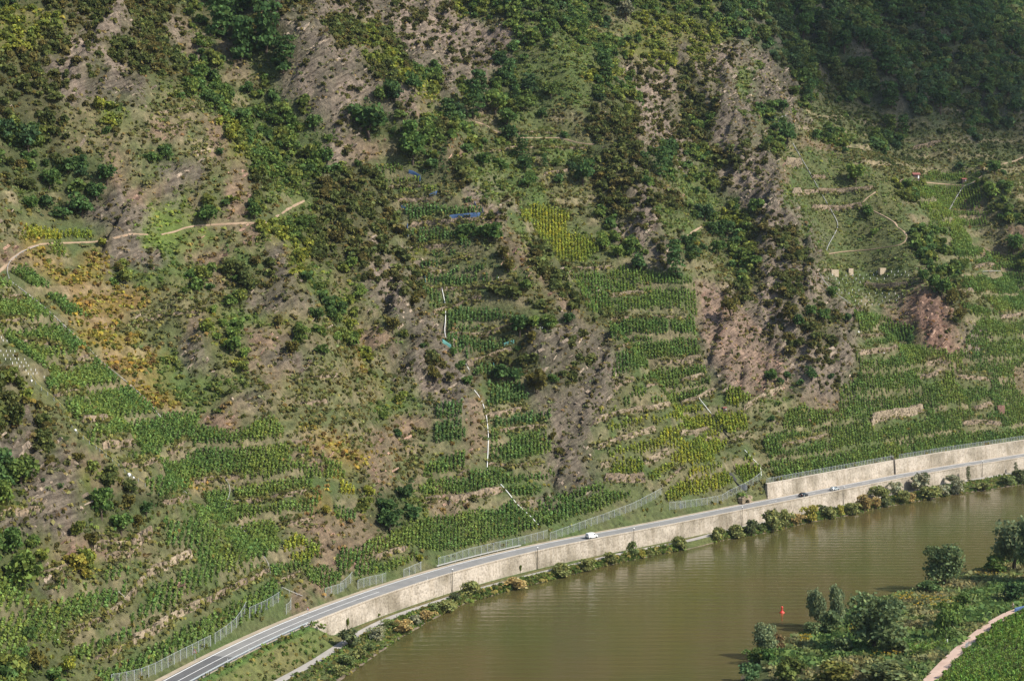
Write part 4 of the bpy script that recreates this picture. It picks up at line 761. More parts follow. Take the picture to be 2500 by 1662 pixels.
# hand-surveyed single plants on the slope: foot point, width (survey units), look, shape
DG, MG, LG, YG, YE, BR, GY = (.04, .078, .028), (.055, .1, .03), (.085, .13, .035), (.14, .16, .03), (.16, .155, .035), (.07, .07, .022), (.1, .11, .075)
SINGLE = [(900, 345, 95, DG, 'R'), (1008, 400, 72, MG, 'R'), (1002, 345, 58, MG, 'R'), (1155, 292, 50, DG, 'C'), (1208, 280, 62, LG, 'R'), (1238, 314, 50, MG, 'R'), (1248, 348, 38, DG, 'R'), (1258, 249, 28, DG, 'C'), (1320, 291, 30, DG, 'R'), (1290, 459, 48, MG, 'R'), (1283, 420, 38, DG, 'R'), (1275, 394, 38, DG, 'C'), (1330, 409, 20, DG, 'C'), (1423, 453, 58, DG, 'R'), (1220, 416, 42, MG, 'B'), (1178, 406, 42, MG, 'B'), (1012, 226, 45, DG, 'R'), (1378, 338, 22, DG, 'B'), (1612, 432, 42, DG, 'C'), (1527, 52, 52, GY, 'R'), (1473, 164, 45, DG, 'R'), (1482, 188, 30, YG, 'B'),
 (535, 92, 68, DG, 'T'), (652, 126, 78, DG, 'T'), (592, 150, 66, DG, 'T'), (690, 178, 62, DG, 'T'), (570, 55, 40, DG, 'T'), (364, 398, 36, MG, 'B'), (122, 462, 46, MG, 'R'), (73, 515, 38, MG, 'R'), (200, 528, 60, DG, 'R'), (235, 490, 50, DG, 'R'), (262, 452, 46, DG, 'R'), (150, 535, 40, DG, 'B'), (510, 548, 56, MG, 'B'), (622, 537, 36, MG, 'R'), (537, 380, 20, DG, 'B'), (260, 328, 24, MG, 'B'), (242, 268, 34, YG, 'B'),
 (1910, 278, 32, DG, 'R'), (1922, 353, 50, DG, 'R'), (1992, 343, 26, MG, 'R'), (2090, 452, 48, LG, 'R'), (2203, 335, 36, DG, 'C'), (2047, 253, 20, MG, 'B'), (2175, 262, 52, DG, 'T'), (2295, 279, 58, DG, 'R'), (2165, 185, 58, DG, 'T'), (2238, 168, 32, DG, 'T'), (2427, 428, 40, MG, 'R'), (2420, 484, 48, LG, 'B'), (2117, 528, 34, MG, 'B'), (2470, 134, 46, DG, 'R'), (1980, 250, 28, DG, 'C'), (2063, 374, 16, DG, 'B'), (1890, 320, 22, DG, 'R'), (2400, 110, 44, DG, 'R'), (2060, 130, 50, DG, 'R'), (1960, 95, 52, MG, 'R'), (2110, 120, 46, DG, 'R'), (2330, 110, 40, DG, 'R'),
 (467, 684, 28, MG, 'B'), (290, 664, 28, BR, 'B'), (572, 838, 38, LG, 'R'), (597, 873, 32, LG, 'B'), (522, 766, 24, LG, 'B'), (530, 830, 28, LG, 'B'), (545, 800, 26, LG, 'B'), (715, 873, 36, BR, 'R'), (822, 838, 34, LG, 'B'), (818, 790, 28, LG, 'B'), (679, 793, 28, BR, 'B'), (572, 688, 20, MG, 'B'),
 (959, 815, 38, BR, 'R'), (1030, 850, 18, DG, 'B'), (1062, 932, 38, BR, 'R'), (1270, 822, 48, DG, 'R'), (1300, 832, 30, BR, 'B'), (1222, 930, 56, DG, 'B'), (1255, 928, 44, DG, 'B'), (1310, 958, 62, BR, 'B'), (1350, 935, 30, MG, 'B'), (1305, 798, 40, LG, 'B'), (1263, 856, 16, MG, 'B'), (1348, 1074, 22, BR, 'B'), (1390, 797, 30, DG, 'R'), (1198, 592, 60, MG, 'B'), (1170, 580, 34, MG, 'B'), (1230, 632, 32, BR, 'R'), (1240, 668, 38, BR, 'R'), (1650, 680, 50, DG, 'C'), (1560, 664, 44, DG, 'R'), (1508, 632, 34, LG, 'R'), (1475, 612, 40, LG, 'R'), (1500, 590, 30, LG, 'B'), (1283, 708, 36, LG, 'B'), (1010, 752, 36, BR, 'R'), (1140, 940, 30, MG, 'B'), (1122, 905, 28, MG, 'B'), (1105, 870, 26, MG, 'B'), (970, 1068, 26, DG, 'B'), (935, 1024, 24, LG, 'B'), (925, 990, 16, LG, 'B'), (860, 660, 34, LG, 'R'), (880, 730, 40, LG, 'R'),
 (1764, 585, 22, DG, 'C'), (1755, 628, 40, MG, 'R'), (2253, 689, 30, MG, 'R'), (2300, 730, 46, MG, 'R'), (2325, 745, 40, BR, 'R'), (2475, 619, 40, MG, 'R'), (2030, 724, 32, MG, 'B'), (1980, 773, 30, MG, 'R'), (2070, 788, 24, DG, 'R'), (1782, 780, 46, BR, 'R'), (2342, 786, 30, BR, 'R'), (2028, 925, 18, DG, 'B'), (1982, 929, 36, DG, 'R'), (1953, 940, 22, DG, 'B'), (1920, 928, 24, DG, 'R'), (1882, 930, 38, MG, 'B'), (1907, 938, 18, DG, 'B'), (1885, 1030, 22, DG, 'B'), (2220, 843, 26, DG, 'B'), (2135, 574, 20, LG, 'B'), (1930, 790, 40, BR, 'R'), (1950, 800, 30, DG, 'R'), (2010, 790, 34, MG, 'R'), (1698, 600, 22, YE, 'B'),
 (32, 1356, 60, MG, 'R'), (62, 1440, 88, LG, 'R'), (358, 1262, 34, DG, 'R'), (247, 1264, 66, MG, 'R'), (315, 1246, 40, BR, 'R'), (337, 1290, 34, BR, 'R'), (297, 1306, 58, MG, 'R'), (147, 1193, 20, DG, 'B'), (105, 1177, 14, DG, 'B'), (120, 1136, 28, BR, 'R'), (193, 1134, 32, BR, 'R'), (203, 1286, 18, DG, 'B'), (10, 1240, 58, LG, 'R'), (97, 1638, 52, BR, 'R'), (165, 1645, 40, YG, 'R'), (190, 1398, 50, YE, 'B'), (212, 1414, 34, YE, 'B'), (170, 1376, 36, YE, 'B'), (796, 1254, 30, YE, 'B'), (220, 1330, 40, BR, 'B'), (50, 1620, 44, MG, 'B'), (130, 1660, 44, MG, 'B'),
 (952, 1298, 62, DG, 'R'), (945, 1262, 50, DG, 'R'), (1010, 1268, 48, DG, 'B'), (900, 1212, 34, YG, 'B'), (1025, 1370, 22, YG, 'B'), (95, 1000, 26, BR, 'B'), (60, 990, 24, BR, 'B'), (250, 600, 26, YG, 'B'), (545, 840, 20, YG, 'B'), (1810, 1222, 24, LG, 'B'), (1826, 1226, 18, LG, 'B')]
sp_px = np.array([(a[0], a[1]) for a in SINGLE], float)
PLANTS = []      # (x, y, z, diameter, colour, shape, is_tree, survey point)
for px_, (X, Y, wd, col, sh) in zip(sp_px, SINGLE):
    h = hit([px_])
    if len(h) and h[0] is not None:
        p = h[0]; dia = wd * np.linalg.norm(p - np.array((0, 0, CAMZ))) / FPX * 1.1
        PLANTS.append((p[0], p[1], p[2] - .06 * dia, dia, tuple(np.array(col) * random.uniform(.88, 1.12)), sh, sh in 'RTC' and dia > 3.2, px_))
pl_xy = np.array([p[:2] for p in PLANTS]); pl_r = np.array([p[3] for p in PLANTS])
dd_ = np.linalg.norm(cxy[:, None] - pl_xy[None], axis=2); far_ = (dd_ > (pl_r * .5 + 0)[None] + csz[:, None] * .2).all(1)
cs, cd, cpx, cf, ccl, csz, ccol, ctree, cpos = [a[far_] for a in (cs, cd, cpx, cf, ccl, csz, ccol, ctree, cpos)]
EYE = Vector((0, 0, CAMZ))
def seen(p, lift):
    q = Vector((p[0], p[1], p[2] + lift)); d = q - EYE; L = d.length
    h = BVH.ray_cast(EYE, d / L, L - lift * .8 - .4); return h[0] is None
inpic = (cpx[:, 0] > 5) & (cpx[:, 0] < 2495) & (cpx[:, 1] > 8) & (cpx[:, 1] < 1655)
order = np.argsort(-csz / cf * inpic)
n_tree = sum(p[6] for p in PLANTS); n_shrub = sum(not p[6] for p in PLANTS); taken = np.zeros(len(cpos), bool)
TREE_MAX, SHRUB_MAX = 270, 230
for i in order:
    if not inpic[i] or (n_tree >= TREE_MAX and n_shrub >= SHRUB_MAX): break
    if (ctree[i] and n_tree >= TREE_MAX) or (not ctree[i] and n_shrub >= SHRUB_MAX): continue
    if not seen(cpos[i], csz[i] * .5): continue
    taken[i] = True; t = bool(ctree[i]); n_tree += t; n_shrub += not t
    sh = random.choice('RRT' if ccl[i] in 'Df' else 'RRB') if t else 'B'
    PLANTS.append((*cpos[i], csz[i], tuple(ccol[i]), sh, t, cpx[i]))
rest = ~taken
DBG = dict(tree=n_tree, shrub=n_shrub, loose=int(rest.sum()), vines=len(vpos))
# herb tufts so that bare-looking ground has its growth
nt_ = 380000
ts = rng.uniform(S_[0], S_[-1] - 1, nt_); td = rng.uniform(.8, 400, nt_); txy = sd_xy(ts, td); tz = ground_z(ts, td); tpx, tf = project(np.c_[txy, tz])
tcl = cover_at(np.c_[txy, tz]); tp = dict(g=1, o=.9, y=1, m=.9, s=.6, r=.5, q=.45, b=1, T=1, Y=1, D=.7, f=.3, v=.15, n=.8, G=1, p=.35, e=.2, h=.8)
ok = (tpx[:, 0] > -120) & (tpx[:, 0] < 2620) & (tpx[:, 1] > -80) & (tpx[:, 1] < 1720) & (rng.random(nt_) < np.array([tp[k] for k in tcl]))
ok[ok] &= ~near_mask(txy[ok], [l for _, _, l in path_lines if len(l) > 1], .9)
txy, tz, tcl = txy[ok], tz[ok], tcl[ok]
tc = dict(g=(.085, .115, .035), o=(.105, .115, .046), y=(.185, .16, .042), m=(.065, .08, .03), s=(.1, .105, .045), r=(.125, .12, .06), q=(.14, .125, .055), b=(.08, .08, .03), T=(.075, .1, .03), Y=(.12, .14, .035), D=(.05, .075, .03), f=(.05, .07, .03), v=(.11, .115, .04), n=(.13, .16, .06), G=(.115, .155, .038), p=(.13, .12, .06), e=(.14, .1, .06), h=(.095, .12, .042))
tcol = np.array([tc[k] for k in tcl]) * (1 + rng.uniform(-.3, .3, (len(tz), 1))) * (1 + rng.uniform(-.15, .15, (len(tz), 3)))
def tuft(rs):
    n = 5; c = np.c_[rs.normal(0, .3, n), rs.normal(0, .3, n), rs.uniform(.08, .4, n)]; V, F = leaf_quads(c, rs.uniform(.35, .7, n), rs); return V, F, lv_of(n, rs)
TUFT = [tuft(_rs) for _ in range(6)]
for _ in (0,):     # weeds on and under the terrace walls
    wp = np.vstack([l for _, _, l in wall_lines if len(l) > 2]); wp = np.repeat(wp, 3, axis=0); wp = wp + np.c_[rng.normal(0, .7, (len(wp), 2)), np.zeros(len(wp))]; s_, d_ = to_sd(wp[:, :2]); wp[:, 2] = ground_z(s_, d_) + rng.uniform(-.1, .9, len(wp))
    txy = np.vstack([txy, wp[:, :2]]); tz = np.r_[tz, wp[:, 2]]; tcol = np.vstack([tcol, np.array((.1, .11, .04)) * (1 + rng.uniform(-.35, .35, (len(wp), 1)))])
# slabs of slate standing out of the rock
nr_ = 110000
qs = rng.uniform(S_[0], S_[-1] - 1, nr_); qd = rng.uniform(3, 400, nr_); qxy = sd_xy(qs, qd); qz = ground_z(qs, qd); qcl = cover_at(np.c_[qxy, qz]); qpx, qf = project(np.c_[qxy, qz])
ok = (qpx[:, 0] > -120) & (qpx[:, 0] < 2620) & (qpx[:, 1] > -80) & (qpx[:, 1] < 1700) & (rng.random(nr_) < np.array([dict(r=.7, s=.5, q=.3, b=.05, o=.04, p=.6, e=.7).get(k, 0) for k in qcl])) & (fbm(qxy[:, 0] * .1, qxy[:, 1] * .1 + qz * .07, 131, 3) > -.1)
qxy, qz, qcl = qxy[ok], qz[ok], qcl[ok]
def slabs():
    rs = np.random.default_rng(77); n = len(qz); L = .6 + 4.2 * rs.random(n) ** 2.6; W = rs.uniform(.3, 1.3, n); H = rs.uniform(.15, .75, n)
    a = np.array((.72, .3, .62)); a = a[None] + rs.normal(0, .16, (n, 3)); a /= np.linalg.norm(a, axis=1)[:, None]      # along the dip
    b = np.cross(a, rs.normal(size=(n, 3)) * .35 + np.array((.1, .9, -.3))); b /= np.linalg.norm(b, axis=1)[:, None]; c = np.cross(a, b)
    ctr = np.c_[qxy, qz + .1]; V = []
    for sx, sy, sz in ((-1, -1, -1), (1, -1, -1), (1, 1, -1), (-1, 1, -1), (-1, -1, 1), (1, -1, 1), (1, 1, 1), (-1, 1, 1)):
        j = rs.uniform(.55, 1.1, (n, 3))
        V.append(ctr + a * (sx * L * .5 * j[:, 0])[:, None] + b * (sy * W * .5 * j[:, 1])[:, None] + c * (sz * H * .5 * j[:, 2])[:, None])
    V = np.stack(V, 1).reshape(-1, 3); f = np.array([(0, 3, 2, 1), (4, 5, 6, 7), (0, 1, 5, 4), (1, 2, 6, 5), (2, 3, 7, 6), (3, 0, 4, 7)])
    F = (f[None] + (np.arange(n) * 8)[:, None, None]).reshape(-1, 4)
    base = np.where(np.isin(qcl, list('qpe'))[:, None], np.array((.29, .19, .14)), np.array((.26, .21, .16))) * (1 + rs.uniform(-.6, .75, (n, 1)))
    o = link("slate_outcrops", mesh_np("slate_outcrops", V, F, M["ground"], dict(gc=np.repeat(base, 8, axis=0), rock=np.full(n * 8, .3)))); tag(o, kind="stuff")
PROTO = {}
def plant_meshes():
    for key, protos in dict(R=ROUND, T=TIER, C=CONE, B=BUSH, F=FINE, S=SALIX, P=POPLAR).items():
        PROTO[key] = [mesh_np("crown", V, F, M["leaf"], dict(lv=lv)) for V, F, lv in protos]
    PROTO['trunk'] = [MB().tube([(0, 0, -.35), (.02, .01, .12), (-.01, .02, .3), (.05, -.02, .52)], .05, 6, .018).tube([(0, 0, .2), (.12, .08, .42)], .02, 5, .008).tube([(0, .01, .25), (-.13, -.05, .45)], .02, 5, .008).mesh("trunk", M["bark"])]
    PROTO['stems'] = [MB().tube([(0, 0, -.2), (.06, .03, .3)], .025, 5, .01).tube([(0, 0, -.2), (-.1, .05, .28)], .02, 5, .008).tube([(0, 0, -.2), (.03, -.1, .28)], .02, 5, .008).mesh("stems", M["bark"])]
def plant(name, cat, x, y, z, dia, col, sh, label, group, hs=1.0):
    e = empty(name, (x, y, z), random.uniform(0, 2 * PI)); e.scale = (dia, dia, dia * hs); tag(e, label, cat, group)
    tr = cat == 'tree'
    c = link("crown" if tr else "foliage", random.choice(PROTO[sh]), e); c.color = (*col, 1)
    link("trunk" if tr else "stems", PROTO['trunk' if tr else 'stems'][0], e)
    if tr and sh != 'F': c.location = (0, 0, .1)
    return e
def build_plants():
    plant_meshes()
    for x, y, z, dia, col, sh, t, px in PLANTS:
        plant("tree" if t else "shrub", "tree" if t else "shrub", x, y, z, dia, col, sh, plant_label(px, dia, col, sh, t), "trees on the vineyard hillside" if t else "shrubs on the vineyard hillside", random.uniform(.85, 1.15))
    r = rest & ctree; b = rest & ~ctree & (csz >= 1.5); s = rest & ~ctree & (csz < 1.5)
    scatter("woodland", BUSH, cpos[r], csz[r], ccol[r], 3)
    scatter("scrub", SHRUB, cpos[b], csz[b], ccol[b], 4); scatter("low_scrub", SMALL, cpos[s], csz[s], ccol[s], 5)
    scatter("herbs_and_grass", TUFT, np.c_[txy, tz], rng.uniform(.8, 1.7, len(tz)), tcol, 6)
    slabs()
# ------------------------------------------------------------------ words for the labels
MARKS = [(2235, 430, "the red-roofed hut"), (2352, 440, "the smaller far hut"), (2055, 664, "the three concrete blocks"), (2055, 725, "the plot of white vine sleeves"), (1452, 1290, "the white van"), (1815, 1215, "the arched culvert"), (1720, 990, "the straight white pipe"),
 (1270, 1235, "the slanting white pipe"), (1185, 1050, "the curved white pipe"), (1085, 760, "the dashed white pipe"), (1130, 530, "the long blue net"), (1015, 435, "the uppermost blue net"), (410, 545, "the bright grass patch"), (230, 720, "the yellow weedy strip"), (150, 850, "the big left vineyard"),
 (690, 515, "the winding earth path"), (60, 625, "the path at the left edge"), (1170, 300, "the earth track fork"), (1370, 340, "the level upper path"), (2200, 560, "the orange path bend"), (2280, 770, "the red rock face"), (1800, 860, "the wide pinkish scree"), (1965, 600, "the tall right rock spur"),
 (1870, 165, "the ribbed grey crag"), (1420, 990, "the dark slate scree"), (1350, 680, "the bare orange ridge"), (1080, 150, "the upper grey scree"), (760, 180, "the upper left crag"), (700, 610, "the white-flecked rock ledge"), (985, 800, "the central grey outcrop"), (205, 500, "the dark ivy thicket"),
 (1520, 740, "the tall terraced vineyard"), (1420, 590, "the yellow vine plot"), (1590, 1090, "the yellow-green terraces"), (2050, 1090, "the broad lower right vineyard"), (2190, 1015, "the long pale terrace wall"), (2440, 1000, "the brick-red bastion"), (100, 1170, "the bare left spur"), (555, 1300, "the ivy-covered slope"),
 (400, 1430, "the ruined terrace wall"), (350, 1325, "the stone buttress"), (950, 1280, "the lone dark gully tree"), (1110, 1225, "the high dry wall"), (880, 1120, "the tan gully"), (330, 360, "the bare upper left spur"), (590, 110, "the top cluster of dark trees"), (1620, 90, "the yellow-green top thicket"),
 (1527, 40, "the silvery top tree"), (2350, 120, "the shaded wood"), (2080, 300, "the shaded meadow"), (2330, 520, "the far monorail"), (2010, 460, "the zigzag monorail"), (1730, 420, "the brushy middle spur"), (1590, 330, "the brown oak ridge"), (1285, 420, "the tree pair on the meadow"), (70, 150, "the bright top left thicket"),
 (170, 300, "the brown oak slope"), (880, 470, "the brown left spur"), (560, 830, "the bright bramble strip"), (1440, 1120, "the slanting slate beds"), (650, 900, "the dry middle slope"), (720, 760, "the old bare terraces"), (1210, 620, "the arching green bush"), (2120, 860, "the right vine bay"), (1890, 930, "the row of round bushes"), (2420, 650, "the far right terraces"),
 (1480, 230, "the upper meadow"), (1990, 350, "the round spur tree"), (2460, 270, "the far shaded edge"), (2200, 230, "the middle of the shaded wood"), (1960, 60, "the shaded ridge foot"), (60, 420, "the dark left hollow"), (430, 200, "the olive oak stand"), (1000, 300, "the big round trees"), (640, 300, "the upper green gully"), (1320, 100, "the bluish top thicket")]
used = {}
def place_words(px, k=0):
    d = [(math.hypot(px[0] - mx, px[1] - my), mx, my, ph) for mx, my, ph in MARKS]; d.sort(); dist, mx, my, ph = d[k]
    dx, dy = px[0] - mx, px[1] - my
    if dist < 16: rel = "right beside"
    elif abs(dy) > abs(dx): rel = ("well " if dist > 75 else "just " if dist < 35 else "") + ("above " if dy < 0 else "below ")
    else: rel = ("well " if dist > 75 else "just " if dist < 35 else "") + ("left of " if dx < 0 else "right of ")
    return rel.strip() + " " + ph
def colour_word(c):
    r, g, b = c
    if r > .155: return "golden yellow"
    if r > .12 and g > r * 1.0: return "yellow-green"
    if r > g * .98: return "brownish"
    if b > .06: return "silvery green"
    if r > g * .8: return "olive green"
    if g < .085: return "dark green"
    if g > .12: return "fresh green"
    return "mid green"
def unique(make, tries):
    for t in tries:
        l = make(t)
        if len(l.split()) > 16: continue
        best = l
        if l not in used: used[l] = 1; return l
    used[best] += 1; return best
def plant_label(px, dia, col, sh, t):
    size = ("small", "mid-sized", "large", "very large")[int(np.digitize(dia, (3.4, 5.2, 7.5)))] if t else ("tiny", "small", "broad")[int(np.digitize(dia, (2.2, 3.6)))]
    kind = ("tree" if sh == 'R' else "layered tree" if sh == 'T' else "pointed conifer") if t else "shrub"
    c = colour_word(col)
    def mk(i):
        if i < 2: return f"{size} {c} {kind} {place_words(px, i)}"
        a, b = (place_words(px, k).split("the ", 1)[1] for k in ((0, 1) if i == 2 else (0, 2) if i == 3 else (1, 2)))
        return f"{size} {c} {kind} near the {a} and the {b}"
    return unique(mk, (0, 1, 2, 3, 4))
# ------------------------------------------------------------------ walls, paths, rails on the slope
def ribbon(pts, cols, flat=False):
    """cols: (across, up) profile swept along pts; across = downhill/right-hand side"""
    p = np.asarray(pts); t = np.gradient(p[:, :2], axis=0); t /= np.linalg.norm(t, axis=1)[:, None] + 1e-9; nrm = np.c_[t[:, 1], -t[:, 0]]
    if (nrm * (-p[:, :2] + p[:, :2])).sum() == 0:
        s0, d0 = to_sd(p[:1, :2] + nrm[:1]); s1, d1 = to_sd(p[:1, :2])
        if d0[0] > d1[0]: nrm = -nrm
    return [[(q[0] + m[0] * a, q[1] + m[1] * a, q[2] + b) for a, b in cols] for q, m in zip(p, nrm)]
def build_slope_lines():
    for (sheet, h, st, *xy), (_, _, l) in zip(WALLS, wall_lines):
        if len(l) < 3: continue
        if sheet in 'CF': h *= 1.9 if sheet == 'C' else 1.35
        jit = np.convolve(rng.normal(0, .5, len(l) + 4), np.ones(5) / 5, 'valid')
        secs = []
        for k, sec in enumerate(ribbon(l, [(.3, -1.0), (.18, h * .68), (-.3, h * .7), (-.9, h * .35), (-.9, -1.2)])):
            secs.append([(x, y, z + (jit[k] * h * .28 + (-.5 * h if k in (0, len(l) - 1) else 0) if 0 < i < 4 else 0)) for i, (x, y, z) in enumerate(sec)])
        o = MB().loft(secs).build("dry_stone_wall", M["dryl" if st == 'l' else "dry"])
        px = P(sheet, *xy).mean(0); size = "high" if h > 2.1 else "low" if h < 1.15 else ""
        long_ = "long " if len(l) > 26 else "short " if len(l) < 14 else ""
        tag(o, unique(lambda i: " ".join(f"{size} {long_}{'pale' if st == 'l' else 'grey-brown'} dry stone wall {place_words(px, 0)}{' and ' + place_words(px, i) if i else ''}".split()), (0, 1, 2)), "stone wall", "terrace walls on the slope")
    for nm, wd, l in path_lines:
        if len(l) < 3: continue
        wd = wd * .42; secs = ribbon(l, [(wd * .5, -.5), (wd * .5, .05), (0, .1), (-wd * .5, .16), (-wd * .5, -.2)])
        o = MB().loft(secs).build("earth_path", M["dirt"]); tag(o, kind="structure")
    for (px, r, h, mt, label), l in zip(RAILS, rail_lines):
        if len(l) < 3: continue
        cat = "pipe" if mt in ('white', 'black') else "tape" if mt == 'tape' else "rope" if 'rope' in label else "rail"
        e = empty({"pipe": "hill_pipe", "tape": "marker_tape", "rope": "rope", "rail": "monorail_track"}[cat], tuple(l[0])); tag(e, label, cat)
        q = l - l[0] + np.array((0, 0, h))
        MB().tube([tuple(a) for a in q], r * (.55 if mt == 'rail' else .42) * (1.7 if l[0][1] > 760 else 1), 6).build({"pipe": "pipe", "tape": "tape", "rope": "cord", "rail": "rail"}[cat], M[mt], e)
        for a in q[::4]: MB().tube([(a[0], a[1], a[2] - h - .5), (a[0], a[1], a[2])], .06, 5).build("support", M["steel" if mt != 'wood' else 'wood'], e)
    nets = [('B', 'blue', 1.3, 470, 1185, 500, 1192, 530, 1210, 555, 1225), ('B', 'blue', 1.2, 548, 1222, 546, 1252), ('B', 'blue', 1.2, 612, 1352, 640, 1335, 668, 1325), ('B', 'blue', 1.5, 748, 1500, 800, 1492, 900, 1484, 978, 1480), ('B', 'blue', 1.2, 975, 1440, 980, 1480), ('B', 'blue', 1.2, 420, 1425, 455, 1440), ('B', 'blue', 1.2, 918, 1398, 935, 1432), ('B', 'blue', 1.0, 640, 1420, 680, 1432),
            ('E', 'blue', 1.3, 462, 10, 460, 50, 466, 82), ('E', 'teal', 1.3, 578, 345, 585, 400), ('E', 'teal', 1.2, 500, 440, 555, 475), ('E', 'teal', 1.2, 1050, 960, 1058, 1030), ('E', 'teal', 1.2, 1120, 828, 1190, 805), ('E', 'teal', 1.2, 700, 800, 760, 840)]
    for sheet, mt, h, *xy in nets:
        l = surf_line(P(sheet, *xy), 3, 1)
        if len(l) < 2: continue
        o = MB().loft(ribbon(l, [(.05, -.1), (.12, h * .6), (.05, h), (-.05, h), (-.02, h * .5), (-.05, -.1)])).build("bird_net", M[mt]); px = P(sheet, *xy).mean(0)
        tag(o, unique(lambda i: f"{'bright blue' if mt == 'blue' else 'blue-green'} {'long ' if len(l) > 20 else ''}bird net hung at the vine edge {place_words(px, i)}", (0, 1, 2)), "net", "nets on the central vine terraces")
    sl = MB().tube([(0, 0, -.2), (0, 0, .42)], .07, 6).mesh("vine_sleeve", M["white"])
    for pi, pl in enumerate(SLEEVES):
        lo, hi = pl.min(0), pl.max(0); dx, dy = ((17, 9), (16.5, 8.5), (9, 8), (11, 9))[pi]; n = 0
        g = np.array([(x + (k % 2) * dx * .5, y) for k, y in enumerate(np.arange(lo[1] + 3, hi[1], dy)) for x in np.arange(lo[0] + 3, hi[0], dx)]); g = g[in_poly(g, pl)] + rng.normal(0, .8, (in_poly(g, pl).sum(), 2))
        for q in g:
            h = hit([q])
            if not len(h): continue
            o = link("vine_sleeve", sl); o.location = h[0]; o.scale = (1.6, 1.6, 1.9) if pi < 2 else (1, 1, 1)
            tag(o, ("white tube sleeve on a young vine below the concrete blocks", "white tube sleeve on a young vine in the lower right sleeve plot", "white tube sleeve on a young vine at the far left frame edge", "white tube sleeve on a young vine beside the big left vineyard")[pi], "plant sleeve", ("sleeves in the plot below the blocks", "sleeves in the lower right plot", "sleeves at the left edge", "sleeves beside the left vineyard")[pi])
# ------------------------------------------------------------------ roadside
def tangent(s): t = EDGE[min(int(s) + 1, EZ - 1)] - EDGE[max(int(s) - 1, 0)]; return math.atan2(t[1], t[0])
def edge_pt(s, o):
    x = np.interp(s, idx, EDGE[:, 0]); y = np.interp(s, idx, EDGE[:, 1]); nx = np.interp(s, idx, EN[:, 0]); ny = np.interp(s, idx, EN[:, 1]); return np.array((x + nx * o, y + ny * o))
def s_of(px, z=ROADZ): return float(edge_s(on_level([px], z))[0][0])
def swept(name, mat, i0, i1, prof, parent=None, step=2):
    secs = [[(*edge_pt(i, o), z) for o, z in prof] for i in np.arange(i0, i1, step)]
    return MB().loft(secs).build(name, mat, parent)
def fence(line, h, label, name="rockfall_fence", every=3.0, net='net', lean=0.0):
    e = empty(name, tuple(line[0])); tag(e, label, "fence")
    q = np.asarray(line) - np.asarray(line)[0]; L = np.r_[0, np.cumsum(np.linalg.norm(np.diff(q, axis=0), axis=1))]
    sp = np.arange(0, L[-1], every); pts = np.c_[[np.interp(sp, L, q[:, k]) for k in range(3)]].T
    pm = MB().tube([(0, 0, -.9), (0, 0, h)], .075, 5).mesh("post", M["steel"])
    for p in pts[:98]: o = link("post", pm, e); o.location = p
    secs = [[(p[0], p[1], p[2] + .1), (p[0], p[1], p[2] + h - .05), (p[0] + .02, p[1] + .02, p[2] + h - .05), (p[0] + .02, p[1] + .02, p[2] + .1)] for p in q]
    MB().loft(secs).build("net", M[net], e)
    MB().tube([(p[0], p[1], p[2] + h) for p in q], .035, 4).build("top_cable", M["steel"], e)
    return e
